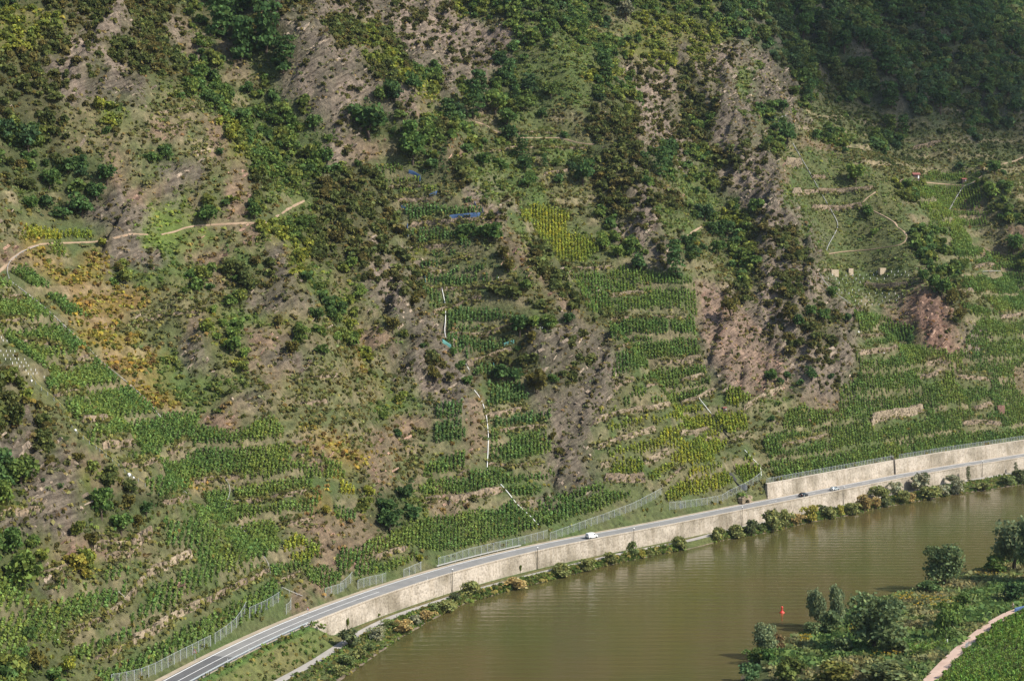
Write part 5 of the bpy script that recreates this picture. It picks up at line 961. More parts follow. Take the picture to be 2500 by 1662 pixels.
def build_roadside():
    o = swept("retaining_wall", M["rubble"], wall_s0, EZ - 4, [(-.55, 1.4), (-.12, ROADZ + .25), (.12, ROADZ + .25), (.12, 5.0), (.1, 1.4)]); tag(o, "long beige rubble stone wall holding the road above the towpath", "wall")
    swept("coping", M["coping"], wall_s0 - 1, EZ - 4, [(-.17, ROADZ + .25), (-.17, ROADZ + .36), (.16, ROADZ + .36), (.16, ROADZ + .25)], o)
    u0 = s_of((1907, 1221))
    o = swept("retaining_wall", M["rubble"], u0, EZ - 6, [(FOOT0 - .3, ROADZ - .2), (FOOT0 + .1, 12.35), (FOOT0 + .7, 12.35), (FOOT0 + 1.2, 9), (FOOT0 + 1.2, ROADZ - .2)]); tag(o, "beige rubble stone wall on the uphill side of the road", "wall")
    swept("coping", M["coping"], u0 - .3, EZ - 6, [(FOOT0 + .02, 12.35), (FOOT0 + .02, 12.5), (FOOT0 + .75, 12.5), (FOOT0 + .75, 12.35)], o)
    # drain chute splitting the upper wall
    sc = s_of((2213, 1160)); a = edge_pt(sc, FOOT0 - .35); b = edge_pt(sc, FOOT0 + .6)
    o = MB().tube([(a[0], a[1], ROADZ), (b[0] * .5 + a[0] * .5, b[1] * .5 + a[1] * .5, 12.4), (b[0] - 1.2, b[1] + 1.2, 14.5)], .5, 6).build("drain_chute", M["darkstone"]); tag(o, "dark drain chute running down the upper roadside wall", "drain")
    # guard rails
    for nm, lab, a, b, off, col, hz in (("guard_rail", "steel guard rail on the river side where the grass bank begins", s_of((440, 1690)), wall_s0 + 1, .02, 'steel', .75), ("barrier_rail", "long low whitish barrier along the foot of the fence", s_of((1062, 1385)), s_of((1278, 1334)), 8.2, 'rail', .8)):
        p0 = edge_pt(a, off); e = empty(nm, (*p0, ROADZ)); tag(e, lab, "guard rail")
        prof = [(off - .04, hz - .32), (off - .08, hz - .2), (off - .02, hz - .16), (off - .08, hz - .1), (off - .04, hz), (off + .04, hz), (off + .04, hz - .32)]
        MB().loft([[(*(edge_pt(i, o_) - p0), z) for o_, z in prof] for i in np.arange(a, b, 2)]).build("rail", M[col], e)
        pm = MB().box(-.05, .05, -.05, .05, -.3, hz - .05).mesh("post", M["steel"])
        for i in np.arange(a + 1, b, 4): o = link("post", pm, e); o.location = (*(edge_pt(i, off + .06) - p0), 0)
    # rockfall fences: base line, height
    F_ = [('G', "net fence above the road at the bottom edge, leftmost long run", 760, 1600, 830, 1590, 960, 1560, 1060, 1520, 1200, 1445, 1320, 1385, 1440, 1325), ('G', "net fence rising steeply to a tall end post above the road", 1465, 1312, 1530, 1270, 1600, 1215, 1650, 1150, 1678, 1092), ('G', "faint net fence set back behind the tall end post", 1700, 1135, 1800, 1090, 1870, 1050, 1910, 1022), ('G', "short net fence corner beside the scree lay-by", 1950, 1112, 1975, 1100, 1985, 1065),
          ('G', "net fence starting at the lay-by and climbing right", 2215, 1000, 2260, 985, 2344, 960), ('H', "short net fence between two vine corners by the road", 5, 958, 45, 930, 85, 885), ('H', "net fence right of the first gap, below small vines", 122, 942, 200, 918, 270, 905, 320, 888), ('H', "net fence just before the long pale barrier", 372, 890, 440, 865, 500, 838, 560, 812), ('H', "long net fence behind the low whitish barrier", 672, 785, 760, 762, 880, 722, 1050, 682, 1220, 645, 1420, 592),
          ('H', "net fence curving up over the rock cut behind the van", 1432, 612, 1520, 580, 1620, 545, 1730, 505, 1800, 482, 1900, 442, 2000, 405, 2100, 352, 2198, 300), ('H', "short net fence stub left of the culvert fence", 2245, 402, 2290, 396, 2344, 396), ('I', "net fence around the arched culvert", 0, 392, 60, 386, 200, 366, 290, 348, 330, 320, 440, 268, 500, 235, 555, 192)]
    for sheet, lab, *xy in F_:
        l = surf_line(P(sheet, *xy), 4, 1)
        if len(l) > 2: fence(l, 2.5, lab)
    l = [(*edge_pt(i, FOOT0 + 1.0), 12.55) for i in np.arange(u0 + 1, s_of((2222, 1158)), 2)]; fence(l, 1.5, "dark mesh fence on top of the upper roadside wall, left section", "wall_fence", 2.0)
    l = [(*edge_pt(i, FOOT0 + 1.0), 12.55) for i in np.arange(s_of((2228, 1157)), EZ - 12, 2)]; fence(l, 1.5, "dark mesh fence on top of the upper roadside wall, right section", "wall_fence", 2.0)
    # lamp posts at the foot of the river wall
    pm = MB().tube([(0, 0, -.2), (0, 0, 6.5)], .11, 8, .08).mesh("pole", M["darkmetal"]); hm = MB().box(-.28, .28, -.16, .16, 6.5, 6.68).mesh("lamp_head", M["white"])
    for (x, y), lab in (((1095, 1400), "lamp post on the towpath at the left, by a fork-shaped weed"), ((1308, 1346), "lamp post on the towpath second from the left"), ((1547, 1300), "lamp post on the towpath right of the white van"), ((1809, 1247), "lamp post on the towpath left of the dark waterside bush"), ((2054, 1196), "lamp post on the towpath just right of the silver car"), ((2384, 1132), "lamp post on the towpath furthest to the right")):
        s = s_of((x, y)); p = edge_pt(s, -.75); e = empty("lamp_post", (*p, 1.85), tangent(s)); tag(e, lab, "lamp post", "lamp posts along the river wall"); link("pole", pm, e); link("lamp_head", hm, e)
    # small white marker posts
    mm = MB().tube([(0, 0, -.1), (0, 0, .95)], .07, 6).mesh("marker_post", M["white"]); band = MB().tube([(0, 0, .7), (0, 0, .8)], .075, 6).mesh("reflector", M["black"])
    for (x, y), o_, lab in (((1101, 1401), .3, "white marker post on the wall top by the first lamp post"), ((1040, 1417), .3, "white marker post on the wall top left of the first lamp post"), ((1617, 1287), .3, "white marker post on the wall top right of the van"), ((1962, 1214), .3, "white marker post beside the black car"), ((2049, 1199), .3, "white marker post beside the silver car"), ((560, 1617), .3, "white marker post behind the guard rail"), ((720, 1530), .3, "white marker post near the wall's left end"), ((600, 1590), .3, "white marker post midway along the guard rail")):
        s = s_of((x, y)); o = link("marker_post", mm); o.location = (*edge_pt(s, o_), ROADZ); tag(o, lab, "marker post"); link("reflector", band, o)
    # triangular warning signs seen from behind or aslant
    for (x, y, z0), lab in (((752, 1507, ROADZ), "red and white triangular sign at the start of the river wall"), ((431, 1600, ROADZ), "red and white triangular sign in front of the leftmost fence")):
        p = on_level([(x, y)], z0)[0] if x > 700 else edge_pt(s_of((445, 1612)), 8.0); e = empty("road_sign", (*p, z0), math.radians(-20)); tag(e, lab, "road sign"); MB().tube([(0, 0, -.2), (0, 0, 2.9)], .05, 6).build("post", M["steel"], e)
        MB().loft([[(-.55, y_, 1.95), (.55, y_, 1.95), (0, y_, 2.9)] for y_ in (-.05, -.09)]).build("plate", M["red"], e); MB().loft([[(-.36, y_, 2.06), (.36, y_, 2.06), (0, y_, 2.68)] for y_ in (-.092, -.1)]).build("plate_face", M["white"], e)
    # arched culvert with its round shaft above
    p = hit([(1815, 1222)])[0]; e = empty("culvert", (p[0] + .4, p[1] - .4, p[2] - .7), tangent(s_of((1815, 1240)))); tag(e, "pale masonry culvert with a dark round arch beside the road", "culvert")
    n = 14; arc = [(1.25 * math.cos(PI * k / n), 1.25 * math.sin(PI * k / n) + .2) for k in range(n + 1)]
    outer = [(3.0, -1.5), (3.0, 2.2), (1.6, 2.7), (-1.6, 2.7), (-3.0, 2.0), (-3.0, -1.5)]
    prof = outer + [(-1.25, -1.5)] + arc[::-1] + [(1.25, -1.5)]
    MB().loft([[(x, y_, z) for x, z in prof] for y_ in (-1.2, .8)]).build("masonry_arch", M["dryl"], e)
    MB().loft([[(x, y_, z) for x, z in [(-1.25, -1.5)] + arc[::-1] + [(1.25, -1.5)]] for y_ in (.3, .75)]).build("tunnel_shade_plug", M["black"], e)  # black plug across the arch stands in for the tunnel's shade
    p = hit([(1815, 1190)])[0]; o = MB().lathe([(.1, -1.5), (1.3, -1.5), (1.3, 1.1), (1.15, 1.1), (1.1, .6), (.1, .6)], 16).build("drain_shaft", M["slab"]); o.location = p; tag(o, "dark grey round shaft just above the arched culvert", "shaft")
    l = surf_line(P('I', 340, 150, 370, 190, 400, 232, 425, 250), 3, 1)
    o = MB().loft(ribbon(l, [(.9, -.4), (.9, .1), (.5, .05), (0, .02), (-.5, .3), (-.9, .3), (-.9, -.4)])).build("gutter_channel", M["black"]); tag(o, "dark gutter channel leading down to the round shaft", "channel")
# ------------------------------------------------------------------ vehicles
def make_car(name, label, cat, pos, rz, L, W, H, paint, kind):
    e = empty(name, pos, rz); tag(e, label, cat); h2 = L / 2; w = W / 2; g = .22
    if kind == 'van':   # x: (position, sill, waist, roof, half width at roof)
        st = [(-h2, .45, .9, 1.62, .74), (-h2 + .08, .3, 1.0, H - .06, .82), (-h2 + .5, g, 1.05, H, .84), (h2 - 1.75, g, 1.05, H - .02, .83), (h2 - 1.15, g, 1.05, 1.5, .78), (h2 - .75, g, 1.02, 1.08, .88), (h2 - .2, g, .85, .92, .85), (h2, .35, .6, .7, .75)]
    else:
        st = [(-h2, .45, .8, .88, .8), (-h2 + .06, .3, .88, 1.0, .86), (-h2 + .45, g, .93, H - .12, .66), (-h2 + .95, g, .94, H, .64), (h2 - 2.2, g, .93, H, .64), (h2 - 1.75, g, .92, H - .08, .66), (h2 - 1.05, g, .9, .98, .85), (h2 - .2, g, .72, .8, .84), (h2, .35, .55, .62, .72)]
    secs = []
    for x, z0, zw, zr, wr in st:
        ww = w * (1 if abs(x) < h2 - .15 else .9); wr = w * wr
        secs.append([(x, -ww * .92, z0), (x, -ww, (z0 + zw) / 2), (x, -ww * .97, zw), (x, -wr, zr - .06), (x, -wr * .8, zr), (x, 0, zr + .02), (x, wr * .8, zr), (x, wr, zr - .06), (x, ww * .97, zw), (x, ww, (z0 + zw) / 2), (x, ww * .92, z0)])
    MB().loft(secs).build("body", paint, e, True)
    for s in (-1, 1):      # side glass, just proud of the body
        if kind == 'van': q = [(h2 - 1.95, .66 * 0 + 1.08), (h2 - 1.12, 1.1), (h2 - 1.3, 1.42), (h2 - 1.95, 1.58)]
        else: q = [(-h2 + .62, .97), (h2 - 1.2, .97), (h2 - 1.8, H - .12), (-h2 + .85, H - .12)]
        def yy(z): return w * (.985 - (.30 if kind != 'van' else .16) * max(0, (z - .95)) / (H - .95)) + .012
        MB().loft([[(x, s * (yy(z) + d), z) for x, z in q] for d in (0, .01)]).build("side_window", M["glass"], e)
        MB().box(-h2 - .02, -h2 + .06, s * w * .8 - .1, s * w * .8 + .1, .72, .9).build("tail_light", M["tail"], e)
        MB().box(h2 - .1, h2 + .01, s * w * .62 - .16, s * w * .62 + .16, .6, .74).build("headlight", M["white"], e)
        for x in (-h2 + .75, h2 - .8):
            wb = MB(); wb.lathe([(.2, -.1), (.32, -.1), (.34, -.06), (.34, .06), (.32, .1), (.2, .1)], 18); t = wb.build("wheel", M["black"], e); t.rotation_euler = (PI / 2, 0, 0); t.location = (x, s * (w - .06), .33)
            r = MB().lathe([(.02, .09), (.19, .1), (.2, .085), (.2, .06)] if s < 0 else [(.02, -.09), (.19, -.1), (.2, -.085), (.2, -.06)], 12).build("rim", M["rail"], t)
    if kind == 'van':
        MB().loft([[(h2 - 1.18, s_ * w * .72, 1.47), (h2 - .78, s_ * w * .78, 1.1)] for s_ in (-1, 1)] , cap=False, closed=False).build("windscreen", M["glass"], e)
        for s in (-1, 1): MB().box(-h2 - .03, -h2 + .02, min(s * .08, s * .6), max(s * .08, s * .6), 1.1, 1.5).build("rear_window", M["paleglass"], e)
        MB().box(-h2 - .06, -h2 + .25, -w * .93, w * .93, .32, .62).build("rear_bumper", M["tealgrey"], e)
    else:
        MB().loft([[(-h2 + .12, s_ * w * .7, 1.02), (-h2 + .42, s_ * w * .6, H - .14)] for s_ in (-1, 1)], cap=False, closed=False).build("rear_window", M["glass"], e)
        MB().loft([[(h2 - 1.68, s_ * w * .6, H - .06), (h2 - 1.12, s_ * w * .75, 1.02)] for s_ in (-1, 1)], cap=False, closed=False).build("windscreen", M["glass"], e)
        MB().box(-h2 - .05, -h2 + .2, -w * .92, w * .92, .34, .6).build("rear_bumper", paint, e)
        MB().box(-h2 - .06, -h2 - .04, -.26, .26, .62, .74).build("number_plate", M["white"], e)
    return e
def build_vehicles():
    for px, nm, lab, cat, L, W, H, mt, kind in (((1452, 1314), "van", "small white panel van driving away on the riverside road", "van", 4.3, 1.76, 1.86, "white_car", 'van'), ((1962, 1212), "car", "black hatchback driving away beside the upper road wall", "car", 4.1, 1.74, 1.5, "black_car", 'car'), ((2037, 1196), "car", "silver hatchback driving ahead of the black car", "car", 4.2, 1.75, 1.48, "silver_car", 'car')):
        s = s_of(px); make_car(nm, lab, cat, (*edge_pt(s, 2.05), ROADZ + .012), tangent(s), L, W, H, M[mt], kind)
# ------------------------------------------------------------------ odd things on the slope
def build_small():
    for (sx, sy, w_, h_), lab in (((2037, 672, 4.0, 2.9), "square pale concrete block, leftmost of three below the terrace"), ((2076, 669, 2.7, 3.1), "narrow pale concrete block, middle of three below the terrace"), ((2154, 667, 3.5, 2.9), "square pale concrete block, rightmost of three below the terrace")):
        p = hit([(sx, sy)])[0]; b = MB(); b.loft([[(-w_ / 2, -.8, z), (w_ / 2, -.8, z), (w_ / 2 - .1, 1.6, z), (-w_ / 2 + .1, 1.6, z)] for z in (-.8, h_ - .15, h_)]); o = b.build("concrete_block", M["slabpale"]); o.location = p; o.scale = (.85, .85, .8); o.rotation_euler = (0, 0, .35); tag(o, lab, "block", "concrete blocks below the terrace")
    p = hit([(2440, 1003)])[0]; o = MB().loft([[(-2.6, -1.5, z), (2.6, -1.5, z), (2.3, 2, z), (-2.3, 2, z)] for z in (-2, 2.6, 2.9)]).build("stone_bastion", M["brick"]); o.location = p; o.scale = (.75, .75, .8); o.rotation_euler = (0, 0, .5); tag(o, "brick-red square stone bastion among the far right vines", "bastion")
    for (sx, sy, k), lab, wl in (((2235, 436, 1.0), "small dark hut with a red tiled roof on the far slope", "darkwood"), ((2353, 444, .7), "tiny hut with a brownish red roof beside the far path", "darkwood"), ((1769, 1000, .4), "tiny dark shed with reddish roof above the yellow vines", "darkwood")):
        p = hit([(sx, sy)])[0]; e = empty("hut", tuple(p), .3); e.scale = (k, k, k); tag(e, lab, "hut")
        MB().box(-1.7, 1.7, -1.1, 1.1, -1.2, 1.9).build("wall", M[wl], e); MB().loft([[(x, -1.5, 1.75), (x, 0, 2.65), (x, 1.5, 1.75), (x, 1.5, 1.9), (x, 0, 2.8), (x, -1.5, 1.9)] for x in (-2.1, 2.1)]).build("roof", M["redroof"], e); MB().box(.7, 1.3, -1.14, -1.1, 0, 1.6).build("door", M["white"], e)
    sacks = [(2096, 813, 1.5, "large white sack on the rock edge above the right vine bay"), (2158, 863, .9, "small white sack on the terrace path in the right vine bay"), (77, 932, 1.0, "white sack at the top of the yellow tape line"), (116, 571, .8, "small white sack beside the path on the left"), (184, 1053, 1.1, "white sack at the low end of the upper tape"), (315, 1163, 1.6, "tall white sack at the bend of the yellow tape"), (326, 1168, .9, "small white sack just right of the tall white one"), (141, 1564, .8, "small white sack in the lowest left vines"), (1318, 803, 1.3, "white boulder pile at the edge of the grey scree"), (1216, 679, .9, "white sack in the central vines"), (960, 1307, 1.0, "white sack below the lone dark gully tree"), (238, 882, .7, "tiny white sack in the big left vineyard"), (1324, 802, .9, "smaller white boulder beside the white boulder pile")]
    for sx, sy, r, lab in sacks:
        h = hit([(sx, sy)])
        if not len(h): continue
        r *= .5; rs = np.random.default_rng(int(sx)); prof = [(.05, -.3)] + [(r * .5 * math.sin(t) ** .7 * rs.uniform(.85, 1.1), r * .55 * (1 - math.cos(t))) for t in np.linspace(.4, 2.9, 7)] + [(.05, r * 1.1)]
        o = MB().lathe(prof, 9).build("sack" if 'sack' in lab else "boulder", M["white"], None, True); o.location = h[0]; tag(o, lab, "sack" if 'sack' in lab else "boulder")
    # red river buoy
    p = on_level([(1909, 1495)], 0)[0]; e = empty("buoy", (*p, 0)); tag(e, "red river buoy with open cage top floating off the near bank", "buoy"); e.scale = (.55, .55, .55)
    MB().lathe([(.2, -.4), (1.25, -.35), (1.35, .0), (1.3, .25), (.95, .45), (.6, 1.0), (.5, 1.1)], 18).build("float", M["buoy"], e, True)
    for k in range(4): a = PI / 2 * k + .4; MB().tube([(.5 * math.cos(a), .5 * math.sin(a), 1.0), (.42 * math.cos(a), .42 * math.sin(a), 2.6)], .09, 6).build("cage_bar", M["buoy"], e)
    MB().lathe([(.3, 1.65), (.5, 1.68), (.5, 1.9), (.3, 1.95)], 14).build("ring", M["buoy"], e); MB().lathe([(.1, 2.5), (.55, 2.5), (.55, 3.0), (.35, 3.25), (.1, 3.3)], 14).build("top_mark", M["buoy"], e)
# ------------------------------------------------------------------ near bank
M["dirt_verge"] = asphalt_material("stony_verge", (0.3, 0.25, 0.18), (0.42, 0.35, 0.26)); M["darkstone"] = simple("dark_stone", (.07, .06, .05), .9, 0, .3, 2); M["darkmetal"] = simple("dark_metal", (.09, .08, .06), .6)
M["tape"] = simple("yellow_tape", (.6, .5, .08), .6); M["blue"] = simple("blue_netting", (.035, .085, .2), .7); M["teal"] = simple("bluegreen_netting", (.08, .24, .22), .7); M["red"] = simple("red_paint", (.55, .06, .04), .5); M["buoy"] = simple("buoy_red", (.62, .04, .025), .4)
M["slab"] = simple("dark_concrete", (.09, .1, .11), .85, 0, .2); M["slabpale"] = simple("pale_concrete", (.42, .34, .24), .9, 0, .2, 1.5); M["brick"] = masonry_material("reddish_stone", (.19, .105, .08), (.08, .05, .035), 2.0); M["darkwood"] = simple("dark_wood", (.05, .035, .03), .8); M["redroof"] = simple("red_roof_tiles", (.2, .065, .05), .8, 0, .2, 3)
M["white_car"] = simple("white_car_paint", (.82, .83, .82), .25); M["black_car"] = simple("black_car_paint", (.012, .014, .016), .2); M["silver_car"] = simple("silver_car_paint", (.5, .55, .55), .3, .5); M["tail"] = simple("tail_light_red", (.35, .02, .02), .3); M["paleglass"] = simple("glass_painted_reflection", (.45, .45, .46), .15); M["tealgrey"] = simple("grey_bumper", (.1, .14, .15), .6)  # van's rear glass: bright reflection put into its pale base colour
M["skin"] = simple("skin", (.5, .3, .21), .6); M["shirt"] = simple("white_shirt", (.75, .76, .76), .8); M["shorts"] = simple("dark_shorts", (.03, .03, .035), .8); M["hair"] = simple("dark_red_cap", (.2, .05, .05), .8)
def net_material():
    m, t, b, o = new_mat("wire_net"); b.inputs["Base Color"].default_value = (.42, .46, .46, 1); b.inputs["Roughness"].default_value = .5
    tr = N(t, "ShaderNodeBsdfTransparent"); mi = N(t, "ShaderNodeMixShader"); mi.inputs[0].default_value = .055; t.links.new(tr.outputs[0], mi.inputs[1]); t.links.new(b.outputs[0], mi.inputs[2]); t.links.new(mi.outputs[0], o.inputs[0]); return m
M["net"] = net_material()
nb_px = np.array([(1700, 1900), (1750, 1760), (1800, 1668), (1822, 1620), (1838, 1590), (1880, 1576), (1920, 1562), (1957, 1550), (2004, 1530), (2060, 1495), (2100, 1476), (2176, 1458), (2225, 1445), (2269, 1432), (2320, 1416), (2359, 1402), (2450, 1376), (2520, 1356), (2680, 1325), (2850, 1300)], float)
NBL = on_level(nb_px, 0.0); NBL = smooth_curve(NBL, 3.0, (60, 150), 1.0); NBN = normals(NBL)       # land lies to the right of the line
def near_z(xy):
    d = np.empty(len(xy))
    for i in range(0, len(xy), 5000):
        q = xy[i:i + 5000]; D = ((q[:, None] - NBL[None]) ** 2).sum(2); j = D.argmin(1); d[i:i + 5000] = -((q - NBL[j]) * NBN[j]).sum(1)
    z = np.where(d < 0, d * .35, 2.0 * smooth(0, 7, d) + 2.2 * smooth(8, 45, d) + .018 * np.maximum(d - 30, 0))
    return z + .35 * fbm(xy[:, 0] * .12, xy[:, 1] * .12, 151, 3) * smooth(0, 6, d), d
gx, gy = np.arange(30, 340, 1.5), np.arange(250, 700, 1.5); XX, YY = np.meshgrid(gx, gy, indexing='ij'); nxy = np.c_[XX.ravel(), YY.ravel()]; nz, nd_ = near_z(nxy)
ii, jj = np.meshgrid(np.arange(len(gx) - 1), np.arange(len(gy) - 1), indexing='ij'); a = (ii * len(gy) + jj).ravel(); NF = np.c_[a, a + len(gy), a + len(gy) + 1, a + 1]
keep = (nd_[NF] > -4).any(1); NF = NF[keep]
nmix = np.clip(.5 + 1.2 * fbm(nxy[:, 0] * .09, nxy[:, 1] * .09, 161, 4), 0, 1)[:, None]; ncol = np.array((.06, .1, .03)) * (1 - nmix) + np.array((.1, .11, .045)) * nmix; ncol[nd_ < .8] = (.13, .1, .07)
NBVH = BVHTree.FromPolygons(np.c_[nxy, nz].tolist(), NF.tolist())
def hit_near(px):
    out = []
    for d in rays(px):
        h = NBVH.ray_cast(EYE, Vector(d))
        if h[0] is not None: out.append(tuple(h[0]))
    return np.array(out)
def near_ground(xy): return near_z(np.atleast_2d(xy))[0]
npath = hit_near(densify(np.array([(2240, 1700), (2268, 1662), (2318, 1610), (2350, 1580), (2388, 1548), (2430, 1516), (2470, 1494), (2520, 1478), (2600, 1466), (2700, 1458)], float), 6))
for _ in range(60): npath[1:-1] = (npath[:-2] + 2 * npath[1:-1] + npath[2:]) / 4
NPLOTS = [('I', 1975, 1345, 2010, 1268, 2100, 1205, 2200, 1150, 2400, 1080, 2480, 1100, 2480, 1375, 2200, 1372), ('I', 1640, 1660, 1720, 1568, 1875, 1420, 1905, 1378, 2200, 1385, 2480, 1390, 2480, 1700), ('I', 1545, 1362, 1800, 1310, 1820, 1358, 1590, 1408)]
def near_vines():
    t = npath[-1, :2] - npath[0, :2]; t /= np.linalg.norm(t); n_ = np.array((t[1], -t[0])); o = npath[len(npath) // 2, :2]
    u, v = np.meshgrid(np.arange(-90, 130, .75), np.arange(-60, 90, 2.2), indexing='ij'); xy = o + u.ravel()[:, None] * t + v.ravel()[:, None] * n_; xy = xy + rng.uniform(-.12, .12, xy.shape)
    z, d = near_z(xy); px, f = project(np.c_[xy, z]); m = np.zeros(len(xy), bool)
    for pl in NPLOTS: m |= in_poly(px, P(pl[0], *pl[1:]))
    m &= ~near_mask(xy, [npath], 2.3) & (px[:, 1] < 1760) & (px[:, 0] < 2620) & (rng.random(len(xy)) > .03)
    return np.c_[xy[m], z[m] - .05], px[m], f[m]
nvpos, nvpx, nvf = near_vines()
nvcol = np.array((.075, .13, .03)) * (1 + rng.uniform(-.3, .35, (len(nvpos), 1))) * (1 + rng.uniform(-.12, .12, (len(nvpos), 3)))
# the 300 vines that show largest become things of their own
vis = (nvpx[:, 0] > 0) & (nvpx[:, 0] < 2495) & (nvpx[:, 1] < 1655) & (nvpx[:, 1] > 0); o_ = np.argsort(np.where(vis, nvf, 1e9)); VSOLO = o_[:min(290, vis.sum())]
nv_rest = np.ones(len(nvpos), bool); nv_rest[VSOLO] = False; vine_rest = np.ones(len(vpos), bool)
#  near-bank and far-bank plants: foot point, width, height (survey units), colour, look, name, label
WIL, WIL2 = (.08, .115, .055), (.11, .145, .08)
NEAR = [(2304, 1428, 104, 104, WIL, 'F', 'tree', "big dense dark willow on the near river edge"), (2137, 1584, 148, 132, WIL, 'F', 'tree', "broadest spreading willow with shaded foot on the near bank"), (1998, 1532, 56, 104, WIL2, 'F', 'tree', "tall thin willow, left half of the split pair"), (2044, 1528, 50, 104, WIL2, 'F', 'tree', "tall thin willow, right half of the split pair"),
 (1868, 1598, 66, 82, WIL2, 'F', 'tree', "small willow with pale stems at the near bank's left tip"), (2478, 1394, 112, 140, WIL2, 'F', 'tree', "large silvery willow cut by the right frame edge"), (2535, 1420, 110, 150, WIL, 'F', 'tree', "dark willow mostly beyond the right frame edge"), (1980, 1552, 42, 34, WIL, 'S', 'shrub', "round dark shrub between the small willow and split pair"), (1928, 1668, 84, 60, (.07, .095, .03), 'S', 'shrub', "olive shrub at the bottom edge, left on the near bank"), (2035, 1672, 104, 52, (.09, .1, .03), 'S', 'shrub', "broad yellowish-olive shrub at the bottom edge"),
 (2175, 1668, 150, 46, (.085, .11, .05), 'S', 'shrub', "low wide grey-green thicket at the bottom near the pink path"), (2056, 1592, 60, 34, WIL, 'S', 'shrub', "low dark shrub left of the broadest willow's foot"), (2306, 1562, 46, 66, (.06, .1, .03), 'S', 'shrub', "upright green shrub right of the broadest willow"), (2318, 1530, 62, 54, (.07, .11, .03), 'S', 'shrub', "tall leafy shrub above the little staked vine plot"), (2350, 1490, 52, 38, (.06, .1, .03), 'S', 'shrub', "dark green shrub below the yellow flowers"), (2185, 1592, 72, 50, (.065, .09, .04), 'S', 'shrub', "grey-green bush against the right of the broadest willow"),
 (1892, 1586, 54, 36, (.1, .075, .04), 'S', 'shrub', "reddish-brown bush at the small willow's foot"), (1876, 1612, 40, 28, (.05, .1, .03), 'S', 'shrub', "bright green low bush under the small willow"), (1840, 1618, 50, 34, (.06, .095, .03), 'S', 'shrub', "small bush with yellow flowers at the near tip"), (1830, 1660, 60, 40, (.06, .11, .05), 'S', 'shrub', "bluish green bush in the bottom corner of the near bank"), (2268, 1446, 66, 26, (.06, .1, .04), 'S', 'shrub', "low green scrub left of the dense dark willow's foot"), (2026, 1546, 56, 52, WIL, 'S', 'shrub', "green bush under the split willow pair"), (2480, 1466, 66, 40, (.03, .06, .025), 'S', 'shrub', "dark green shrub beside the cyclist"), (2430, 1400, 60, 40, (.06, .1, .03), 'S', 'shrub', "green bush under the silvery edge willow")]
OL, TN, DK, BL, GYS, YL = (.13, .15, .06), (.2, .165, .075), (.07, .09, .045), (.1, .135, .055), (.16, .175, .12), (.2, .2, .05)
FAR = [('H', 1520, 850, 150, 85, OL), ('H', 1690, 806, 128, 76, OL), ('H', 1856, 770, 116, 76, OL), ('H', 1190, 934, 170, 66, TN), ('H', 882, 1004, 178, 92, OL), ('H', 755, 1085, 150, 70, OL), ('H', 700, 1030, 80, 54, DK), ('H', 1998, 724, 80, 84, BL), ('H', 2058, 722, 64, 44, YL), ('H', 2122, 712, 60, 36, OL), ('H', 2300, 668, 104, 74, OL), ('H', 430, 1236, 150, 80, TN), ('H', 240, 1304, 130, 90, GYS), ('H', 60, 1362, 170, 110, DK), ('H', 205, 1368, 90, 60, BL), ('H', 130, 1420, 120, 70, OL), ('H', 48, 1466, 124, 80, BL), ('H', 5, 1524, 110, 70, OL), ('H', 600, 1146, 120, 66, TN), ('H', 510, 1180, 90, 60, GYS), ('H', 330, 1230, 110, 60, BL), ('H', 640, 1100, 90, 50, BL),
 ('I', 285, 610, 112, 84, OL), ('I', 410, 588, 122, 80, OL), ('I', 495, 566, 96, 96, DK), ('I', 645, 540, 142, 130, OL), ('I', 742, 520, 104, 114, OL), ('I', 802, 494, 104, 64, TN), ('I', 906, 480, 122, 104, YL), ('I', 1062, 460, 104, 74, OL), ('I', 1116, 444, 52, 74, YL), ('I', 1180, 428, 118, 76, OL), ('I', 1282, 410, 106, 104, TN), ('I', 1300, 350, 140, 90, OL), ('I', 1362, 390, 82, 70, TN), ('I', 1450, 330, 104, 90, GYS), ('I', 1450, 378, 86, 54, DK), ('I', 1560, 290, 132, 110, GYS), ('I', 1552, 358, 112, 80, OL), ('I', 1640, 350, 82, 56, TN), ('I', 1742, 326, 156, 80, OL), ('I', 1830, 308, 94, 70, GYS), ('I', 1906, 290, 104, 90, GYS), ('I', 2062, 262, 122, 50, OL), ('I', 2232, 232, 112, 60, BL), ('I', 2312, 216, 122, 76, DK), ('I', 20, 668, 90, 70, OL), ('I', 1520, 386, 60, 50, OL), ('I', 560, 545, 70, 40, BL), ('I', 960, 440, 70, 50, DK)]
FARTREES = [('I', 1665, 290, 52, 104, DK, "small dark poplar tree among pale waterside bushes"), ('I', 1822, 250, 84, 116, GYS, "pale feathery willow tree below the upper wall"), ('I', 1796, 215, 26, 90, DK, "very slim dark poplar tree against the river wall"), ('I', 2222, 170, 22, 66, DK, "slim little poplar near the right end of the wall")]
def bank_point(px):
    """foot point on the far bank: a little above the water"""
    p = on_level([px], 0.5)[0]; s, o = edge_s([p]); i = int(s[0]); o2 = np.clip(o[0], wl_o[i] + .2, max(path_o[i] - PW - .6, wl_o[i] + .3)); t = (path_o[i] - PW - o2) / (path_o[i] - PW - wl_o[i]); return (*edge_pt(i, o2), max(.05, 1.7 * (1 - t)))
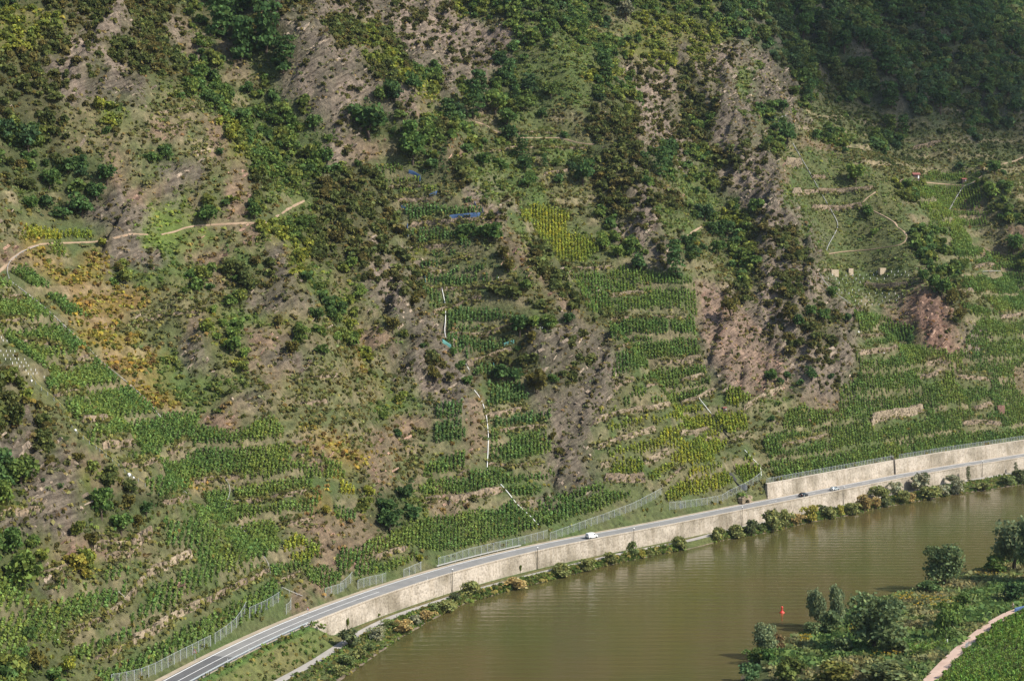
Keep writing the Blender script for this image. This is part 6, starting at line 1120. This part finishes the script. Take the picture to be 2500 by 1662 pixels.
def build_near_bank():
    o = link("near_bank", mesh_np("near_bank", np.c_[nxy, nz], NF, M["ground"], dict(gc=ncol, rock=np.zeros(len(nxy))), True)); tag(o, kind="structure")
    secs = []; t = np.gradient(npath[:, :2], axis=0); t /= np.linalg.norm(t, axis=1)[:, None]; nn = np.c_[t[:, 1], -t[:, 0]]
    for p, m in zip(npath, nn): secs.append([(p[0] + m[0] * a, p[1] + m[1] * a, p[2] + b) for a, b in ((1.5, -.8), (1.5, .2), (0, .26), (-1.5, .22), (-1.5, -.8))])
    tag(MB().loft(secs).build("path", M["pink"]), kind="structure")
    for px, py, wd, ht, col, sh, nm, lab in NEAR:
        h = hit_near([(px, py)]); 
        if not len(h): h = np.array([[*on_level([(px, py)], 1.0)[0], 1.0]])
        p = h[0]; k = np.linalg.norm(p - np.array((0, 0, CAMZ))) / FPX; dia = wd * k * (1.06 if sh == 'F' else 1.22); hs = (ht / wd) * (1.12 if sh == 'F' else 1.22)
        plant(nm, nm, p[0], p[1], p[2] - .1, dia, col, sh, lab, "plants on the near bank", hs * (.85 if sh == 'F' else 1))
    words = {OL: "olive green", TN: "tan brown", DK: "dark green", BL: "leafy green", GYS: "pale grey-green", YL: "yellowish"}
    bm_ = [(1095, 1400, "the leftmost lamp post"), (1308, 1346, "the second lamp post"), (1547, 1300, "the lamp post right of the van"), (1809, 1247, "the fourth lamp post"), (2054, 1196, "the lamp post by the silver car"), (2384, 1132, "the last lamp post"), (1452, 1310, "the white van"), (850, 1570, "the towpath bend"), (700, 1640, "the low end of the towpath"), (1962, 1210, "the black car"), (2255, 1190, "the two poplars"), (2313, 1180, "the feathery willow"), (985, 1545, "the tan shore bush"), (1200, 1440, "the big olive shore bush"), (1670, 1330, "the bare stony shore"), (2480, 1170, "the far right river bend")]
    for sheet, x, y, wd, ht, col in FAR:
        px = P(sheet, x, y)[0]; p = bank_point(px); k = math.sqrt(p[0] ** 2 + p[1] ** 2) / FPX; k2 = 2.8; dia = wd / k2 * k * 1.25
        d = sorted((math.hypot(px[0] - a, px[1] - b), a, ph) for a, b, ph in bm_); size = "small" if wd < 90 else "large" if wd > 130 else "rounded"
        lab = unique(lambda i: f"{size} {words[col]} waterside bush {'left of' if px[0] < d[i][1] else 'right of'} {d[i][2]}" if i < 2 else f"{size} {words[col]} waterside bush {'left of' if px[0] < d[0][1] else 'right of'} {d[0][2]} and {'left of' if px[0] < d[1][1] else 'right of'} {d[1][2]}", (0, 2, 1))
        plant("shrub", "shrub", p[0], p[1], p[2] - .1, dia, tuple(np.array(col) * random.uniform(.9, 1.1)), 'S', lab, "bushes along the far waterline", ht / wd * 1.25)
    for sheet, x, y, wd, ht, col, lab in FARTREES:
        px = P(sheet, x, y)[0]; p = bank_point(px); k = math.sqrt(p[0] ** 2 + p[1] ** 2) / FPX; plant("tree", "tree", p[0], p[1], p[2], wd / 2.8 * k * 1.5, col, 'S' if col == GYS else 'C', lab, "trees along the far waterline", ht / wd * .5)
    for x, y, h_, lab in ((863, 1518, 2.4, "fork-shaped green creeper near the wall's left end"), (1277, 1382, 1.8, "thin creeper low on the river wall right of the first lamp post"), (2143, 1182, 1.6, "small creeper high on the river wall beyond the silver car"), (1575, 1333, .8, "dark weed tuft at the wall foot below the van"), (952, 1490, .9, "dark weed tuft on the river wall by the towpath")):
        s = s_of((x, y), 4.0); p = edge_pt(s, -.55); plant("creeper", "creeper", p[0], p[1], 2.2 if h_ > 1 else 1.9, 1.1, (.09, .12, .03), 'B', lab, "weeds on the river wall", h_ * 1.3)
    # grass, herbs and yellow flowers
    n = 42000; x = rng.uniform(60, 300, n); y = rng.uniform(395, 640, n); z, d = near_z(np.c_[x, y]); px, f = project(np.c_[x, y, z]); m = (d > .6) & (px[:, 0] < 2620) & (px[:, 0] > 1700) & (px[:, 1] < 1740); pl = np.zeros(n, bool)
    for q in NPLOTS[:2]: pl |= in_poly(px, P(q[0], *q[1:]))
    m &= ~pl; m[m] &= ~near_mask(np.c_[x, y][m], [npath], 1.9); x, y, z, px = x[m], y[m], z[m], px[m]; n = len(x); t = fbm(x * .1, y * .1, 171, 3); tan_ = np.clip(t * 1.8 + .2, 0, 1)[:, None]
    col = (np.array((.075, .125, .042)) * (1 - tan_) + np.array((.15, .145, .075)) * tan_) * (1 + rng.uniform(-.3, .3, (n, 1)))
    scatter("tall_grass", TUFT, np.c_[x, y, z], rng.uniform(.9, 2.2, n), col, 9)
    n = 16000; ii_ = rng.integers(0, EZ, n); u = rng.random(n); o1 = np.where(rng.random(n) < .25, 0, 1); lo = path_o[ii_] - PW - .2; hi = wl_o[ii_] + .1; off = lo + (hi - lo) * u; e_ = (o1 == 0) & (wallh[ii_] < .4); off = np.where(e_, -.6 + (path_o[ii_] + .3 + .6) * u, off); p = EDGE[ii_] + EN[ii_] * off[:, None]
    zz = np.where(e_, 7.0 + (1.8 - 7.0) * smooth(.05, 1, u), 1.75 * (1 - smooth(0, 1, u))) + .05; q, f = project(np.c_[p, zz]); m = (q[:, 0] > -100) & (q[:, 0] < 2600) & (q[:, 1] < 1720) & ~((q[:, 0] > 1670) & (q[:, 0] < 1740)); col = np.where((rng.random(n) < .4)[:, None], np.array((.12, .12, .045)), np.array((.07, .11, .03))) * (1 + rng.uniform(-.3, .3, (n, 1)))
    scatter("bank_herbs", TUFT, np.c_[p, zz][m], rng.uniform(.7, 1.5, n)[m], col[m], 10)
    fl = []
    for sheet, x0, y0, x1, y1, k in (('I', 1450, 985, 1590, 1030, 80), ('I', 1600, 1005, 1900, 1075, 110), ('I', 2000, 790, 2230, 870, 100), ('I', 800, 1265, 900, 1315, 60), ('I', 480, 1385, 560, 1440, 50), ('I', 1150, 1195, 1250, 1260, 50), ('I', 1300, 1370, 1500, 1420, 30)):
        g = P(sheet, *np.c_[rng.uniform(x0, x1, k), rng.uniform(y0, y1, k)].ravel()); h = hit_near(g)
        if len(h): fl.append(h)
    fl = np.vstack(fl); scatter("yellow_flowers", TUFT, fl + np.array((0, 0, .9)), rng.uniform(.25, .5, len(fl)), np.array((.27, .21, .035)) * (1 + rng.uniform(-.25, .25, (len(fl), 1))), 12)
    # vines: the largest in view one by one, the rest as one mass
    vm = [mesh_np("foliage", V, F, M["leaf"], dict(lv=lv)) for V, F, lv in VINE_NEAR]; sm_ = MB().tube([(0, 0, -.2), (0, 0, 2.0)], .03, 5).mesh("stake", M["wood"])
    for i in VSOLO:
        p = nvpos[i]; e = empty("grapevine", tuple(p), random.uniform(0, 6.28)); up = nvpx[i][1] < 1100 + 1372 / 2.79; pl3 = in_poly(nvpx[i][None], P(NPLOTS[2][0], *NPLOTS[2][1:]))[0]
        tag(e, "green vine on a stake in the little plot left of the pink path" if pl3 else "green vine on a stake in the upper plot right of the pink path" if up else "green vine on a stake in the bottom corner plot", "grapevine", "vines in the little plot" if pl3 else "vines in the upper near plot" if up else "vines in the bottom corner plot")
        f_ = link("foliage", random.choice(vm), e); f_.color = (*nvcol[i], 1); link("stake", sm_, e)
    pts = np.vstack([vpos[vine_rest], nvpos[nv_rest]]); sc_ = np.r_[vsize[vine_rest], np.full(nv_rest.sum(), 1.05)]; cc = np.vstack([vcol[vine_rest], nvcol[nv_rest]]); scatter("vines", VINE, pts, sc_, cc, 8)
    # blue net at the edge of the upper plot, steel gate by the path
    l = hit_near(densify(P('I', 2285, 1100, 2320, 1090, 2400, 1075), 4)); tag(MB().loft([[(p[0] + a, p[1] + .3 * a, p[2] + b) for a, b in ((.3, 0), (.25, .9), (-.2, 1.2), (-.3, .8), (-.3, 0))] for p in l]).build("bird_net", M["blue"]), "dark blue net bundled over vines at the right frame edge", "net")
    l = hit_near(densify(P('I', 1945, 1352, 1962, 1335, 1985, 1345), 3)); fence(l, 1.3, "small white metal gate at the corner of the lower vine plot", "field_gate", .6)
    p = hit_near([P('I', 1820, 1315)[0]])[0]; o = MB().lathe([(.08, -.1), (.1, .9), (.14, .95), (.14, 1.1), (.05, 1.2)], 8).build("marker_post", M["white"]); o.location = p; tag(o, "white topped post at the end of the little vine plot", "marker post")
# ------------------------------------------------------------------ the cyclist
def skinned(name, verts, edges, radii, mat, parent):
    me = bpy.data.meshes.new(name); me.from_pydata(verts, edges, []); o = link(name, me, parent); m = o.modifiers.new("skin", 'SKIN')
    for v, r in zip(me.skin_vertices[0].data, radii): v.radius = (r, r)
    me.skin_vertices[0].data[0].use_root = True; s = o.modifiers.new("sub", 'SUBSURF'); s.levels = s.render_levels = 1; me.materials.append(mat); return o
def build_cyclist():
    p = hit_near([(2473, 1487)])[0]; rz = math.radians(205)
    b = empty("bicycle", (p[0], p[1], p[2] + .14), rz); tag(b, "dark bicycle ridden along the pink path at the right edge", "bicycle")
    for x in (-.52, .52):
        w_ = MB(); n = 18; w_.loft([[((.33 + .025 * math.cos(a)) * math.cos(t), .025 * math.sin(a), (.33 + .025 * math.cos(a)) * math.sin(t)) for a in np.linspace(0, 2 * PI, 6)[:-1]] for t in np.linspace(0, 2 * PI, n)], cap=False); o = w_.build("wheel", M["black"], b); o.location = (x, 0, .35)
        MB().tube([(-.32, 0, 0), (.32, 0, 0)], .006, 4).tube([(0, 0, -.32), (0, 0, .32)], .006, 4).tube([(-.23, 0, -.23), (.23, 0, .23)], .006, 4).tube([(-.23, 0, .23), (.23, 0, -.23)], .006, 4).build("spokes", M["steel"], o)
    MB().tube([(-.52, 0, .35), (-.1, 0, .33), (-.22, 0, .85), (-.52, 0, .35)], .02, 6).tube([(-.1, 0, .33), (.38, 0, .82), (-.2, 0, .78)], .02, 6).tube([(.52, 0, .35), (.38, 0, .9)], .018, 6).build("frame", M["darkmetal"], b)
    MB().tube([(.42, -.26, 1.0), (.38, 0, .95), (.42, .26, 1.0)], .016, 6).build("handlebar", M["darkmetal"], b); MB().loft([[(-.36, y, z) for y, z in ((-.09, .88), (.09, .88), (.07, .93), (-.07, .93))], [(-.1, y, z) for y, z in ((-.03, .89), (.03, .89), (.02, .92), (-.02, .92))]]).build("saddle", M["black"], b)
    e = empty("person", (p[0], p[1], p[2] + .14), rz); tag(e, "person in a white top and red cap riding a bicycle by dark shrubs", "person")
    V = [(-.2, 0, .98), (-.12, 0, 1.22), (0, 0, 1.46), (.05, 0, 1.56), (.09, 0, 1.66), (.1, 0, 1.76)]; E = [(0, 1), (1, 2), (2, 3), (3, 4), (4, 5)]; R = [.15, .15, .15, .06, .085, .08]
    for s in (-1, 1):
        k = len(V); V += [(0, s * .19, 1.44), (.16, s * .24, 1.2), (.36, s * .24, 1.06), (.43, s * .24, 1.02)]; E += [(2, k), (k, k + 1), (k + 1, k + 2), (k + 2, k + 3)]; R += [.07, .05, .04, .03]
        for j in range(4): q = len(V); V.append((.47, s * (.2 + .025 * j), .985 - .006 * abs(j - 1.5))); E.append((k + 3, q)); R.append(.011)
        q = len(V); V.append((.42, s * .19, .99)); E.append((k + 3, q)); R.append(.012)
        k = len(V); knee = (.16, s * .12, .78 + .1 * s); foot = (-.02, s * .13, .3 + .16 * s)
        V += [(-.17, s * .11, .93), knee, foot, (foot[0] + .18, s * .13, foot[2] - .04)]; E += [(0, k), (k, k + 1), (k + 1, k + 2), (k + 2, k + 3)]; R += [.11, .07, .045, .04]
    skinned("person_body", V, E, R, M["skin"], e)
    MB().loft([[(c[0] + r * .8 * math.cos(t), r * 1.25 * math.sin(t), c[1] + .1 * math.cos(t)) for t in np.linspace(0, 2 * PI, 13)[:-1]] for c, r in (((-.22, .98), .17), ((-.13, 1.2), .175), ((-.03, 1.42), .17), ((.03, 1.53), .09))]).build("shirt", M["shirt"], e, True)
    MB().lathe([(.095, 1.72), (.1, 1.78), (.08, 1.85), (.02, 1.87)], 12, (.1, 0)).build("cap", M["hair"], e)
    for s in (-1, 1): MB().tube([(-.2, s * .08, .99), (.0, s * .115, .88 + .05 * s), (.1, s * .12, .82 + .08 * s)], .135, 10, .085).build("shorts_leg", M["shorts"], e)
# ------------------------------------------------------------------ unseen puffs added sunward to shade the upper right slope, and the air
def build_shade_cloud():
    poly = np.array([(1800, -140), (1845, 40), (1880, 90), (1960, 190), (2030, 270), (2110, 330), (2230, 350), (2380, 350), (2480, 330), (2700, 330), (2700, -140)], float)
    pxg, _ = project(gpos[::7]); m = in_poly(pxg, poly); pts = gpos[::7][m]; pts = pts[rng.integers(0, len(pts), 60)]
    bm = bmesh.new()
    for q in pts:
        c = Vector(q) + SUNDIR * (6000 + rng.uniform(-150, 150)); r = rng.uniform(12, 27)
        g = bmesh.ops.create_icosphere(bm, subdivisions=2, radius=r)
        for v in g['verts']: v.co = Vector((v.co.x * 1.15, v.co.y * 1.15, v.co.z * .8)) * (1 + .3 * float(vnoise(np.array([v.co.x * .06 + c.x * .01]), np.array([v.co.y * .06 + v.co.z * .06]), 7)[0])) + c
    me = bpy.data.meshes.new("shade_cloud"); bm.to_mesh(me); bm.free(); me.materials.append(simple("shade_cloud_white", (.85, .85, .87), 1.0)); tag(link("shade_cloud", me), kind="structure")
def build_haze(density=.000028):
    o = MB().box(-600, 1100, -20, 1700, -3, 520).build("haze", None); m = bpy.data.materials.new("haze_air"); m.use_nodes = True; t = m.node_tree; t.nodes.remove(t.nodes["Principled BSDF"])
    v = N(t, "ShaderNodeVolumePrincipled"); v.inputs["Color"].default_value = (.72, .85, 1, 1); v.inputs["Density"].default_value = density; v.inputs["Anisotropy"].default_value = .2
    t.links.new(v.outputs[0], t.nodes["Material Output"].inputs["Volume"]); o.data.materials.append(m); tag(o, kind="stuff")
# ------------------------------------------------------------------ build everything
VINE_NEAR = []
for _ in range(6):
    n = 26; c = np.c_[_rs.normal(0, .2, n), _rs.normal(0, .2, n), np.linspace(.3, 1.95, n) + _rs.normal(0, .08, n)]; V, F = leaf_quads(c, _rs.uniform(.26, .42, n), _rs); VINE_NEAR.append((V, F, lv_of(n, _rs, .3, .15)))
build_setting(); build_shade_cloud()
build_slope_lines(); build_roadside(); build_vehicles(); build_small()
build_plants(); build_near_bank(); build_cyclist()
build_haze()
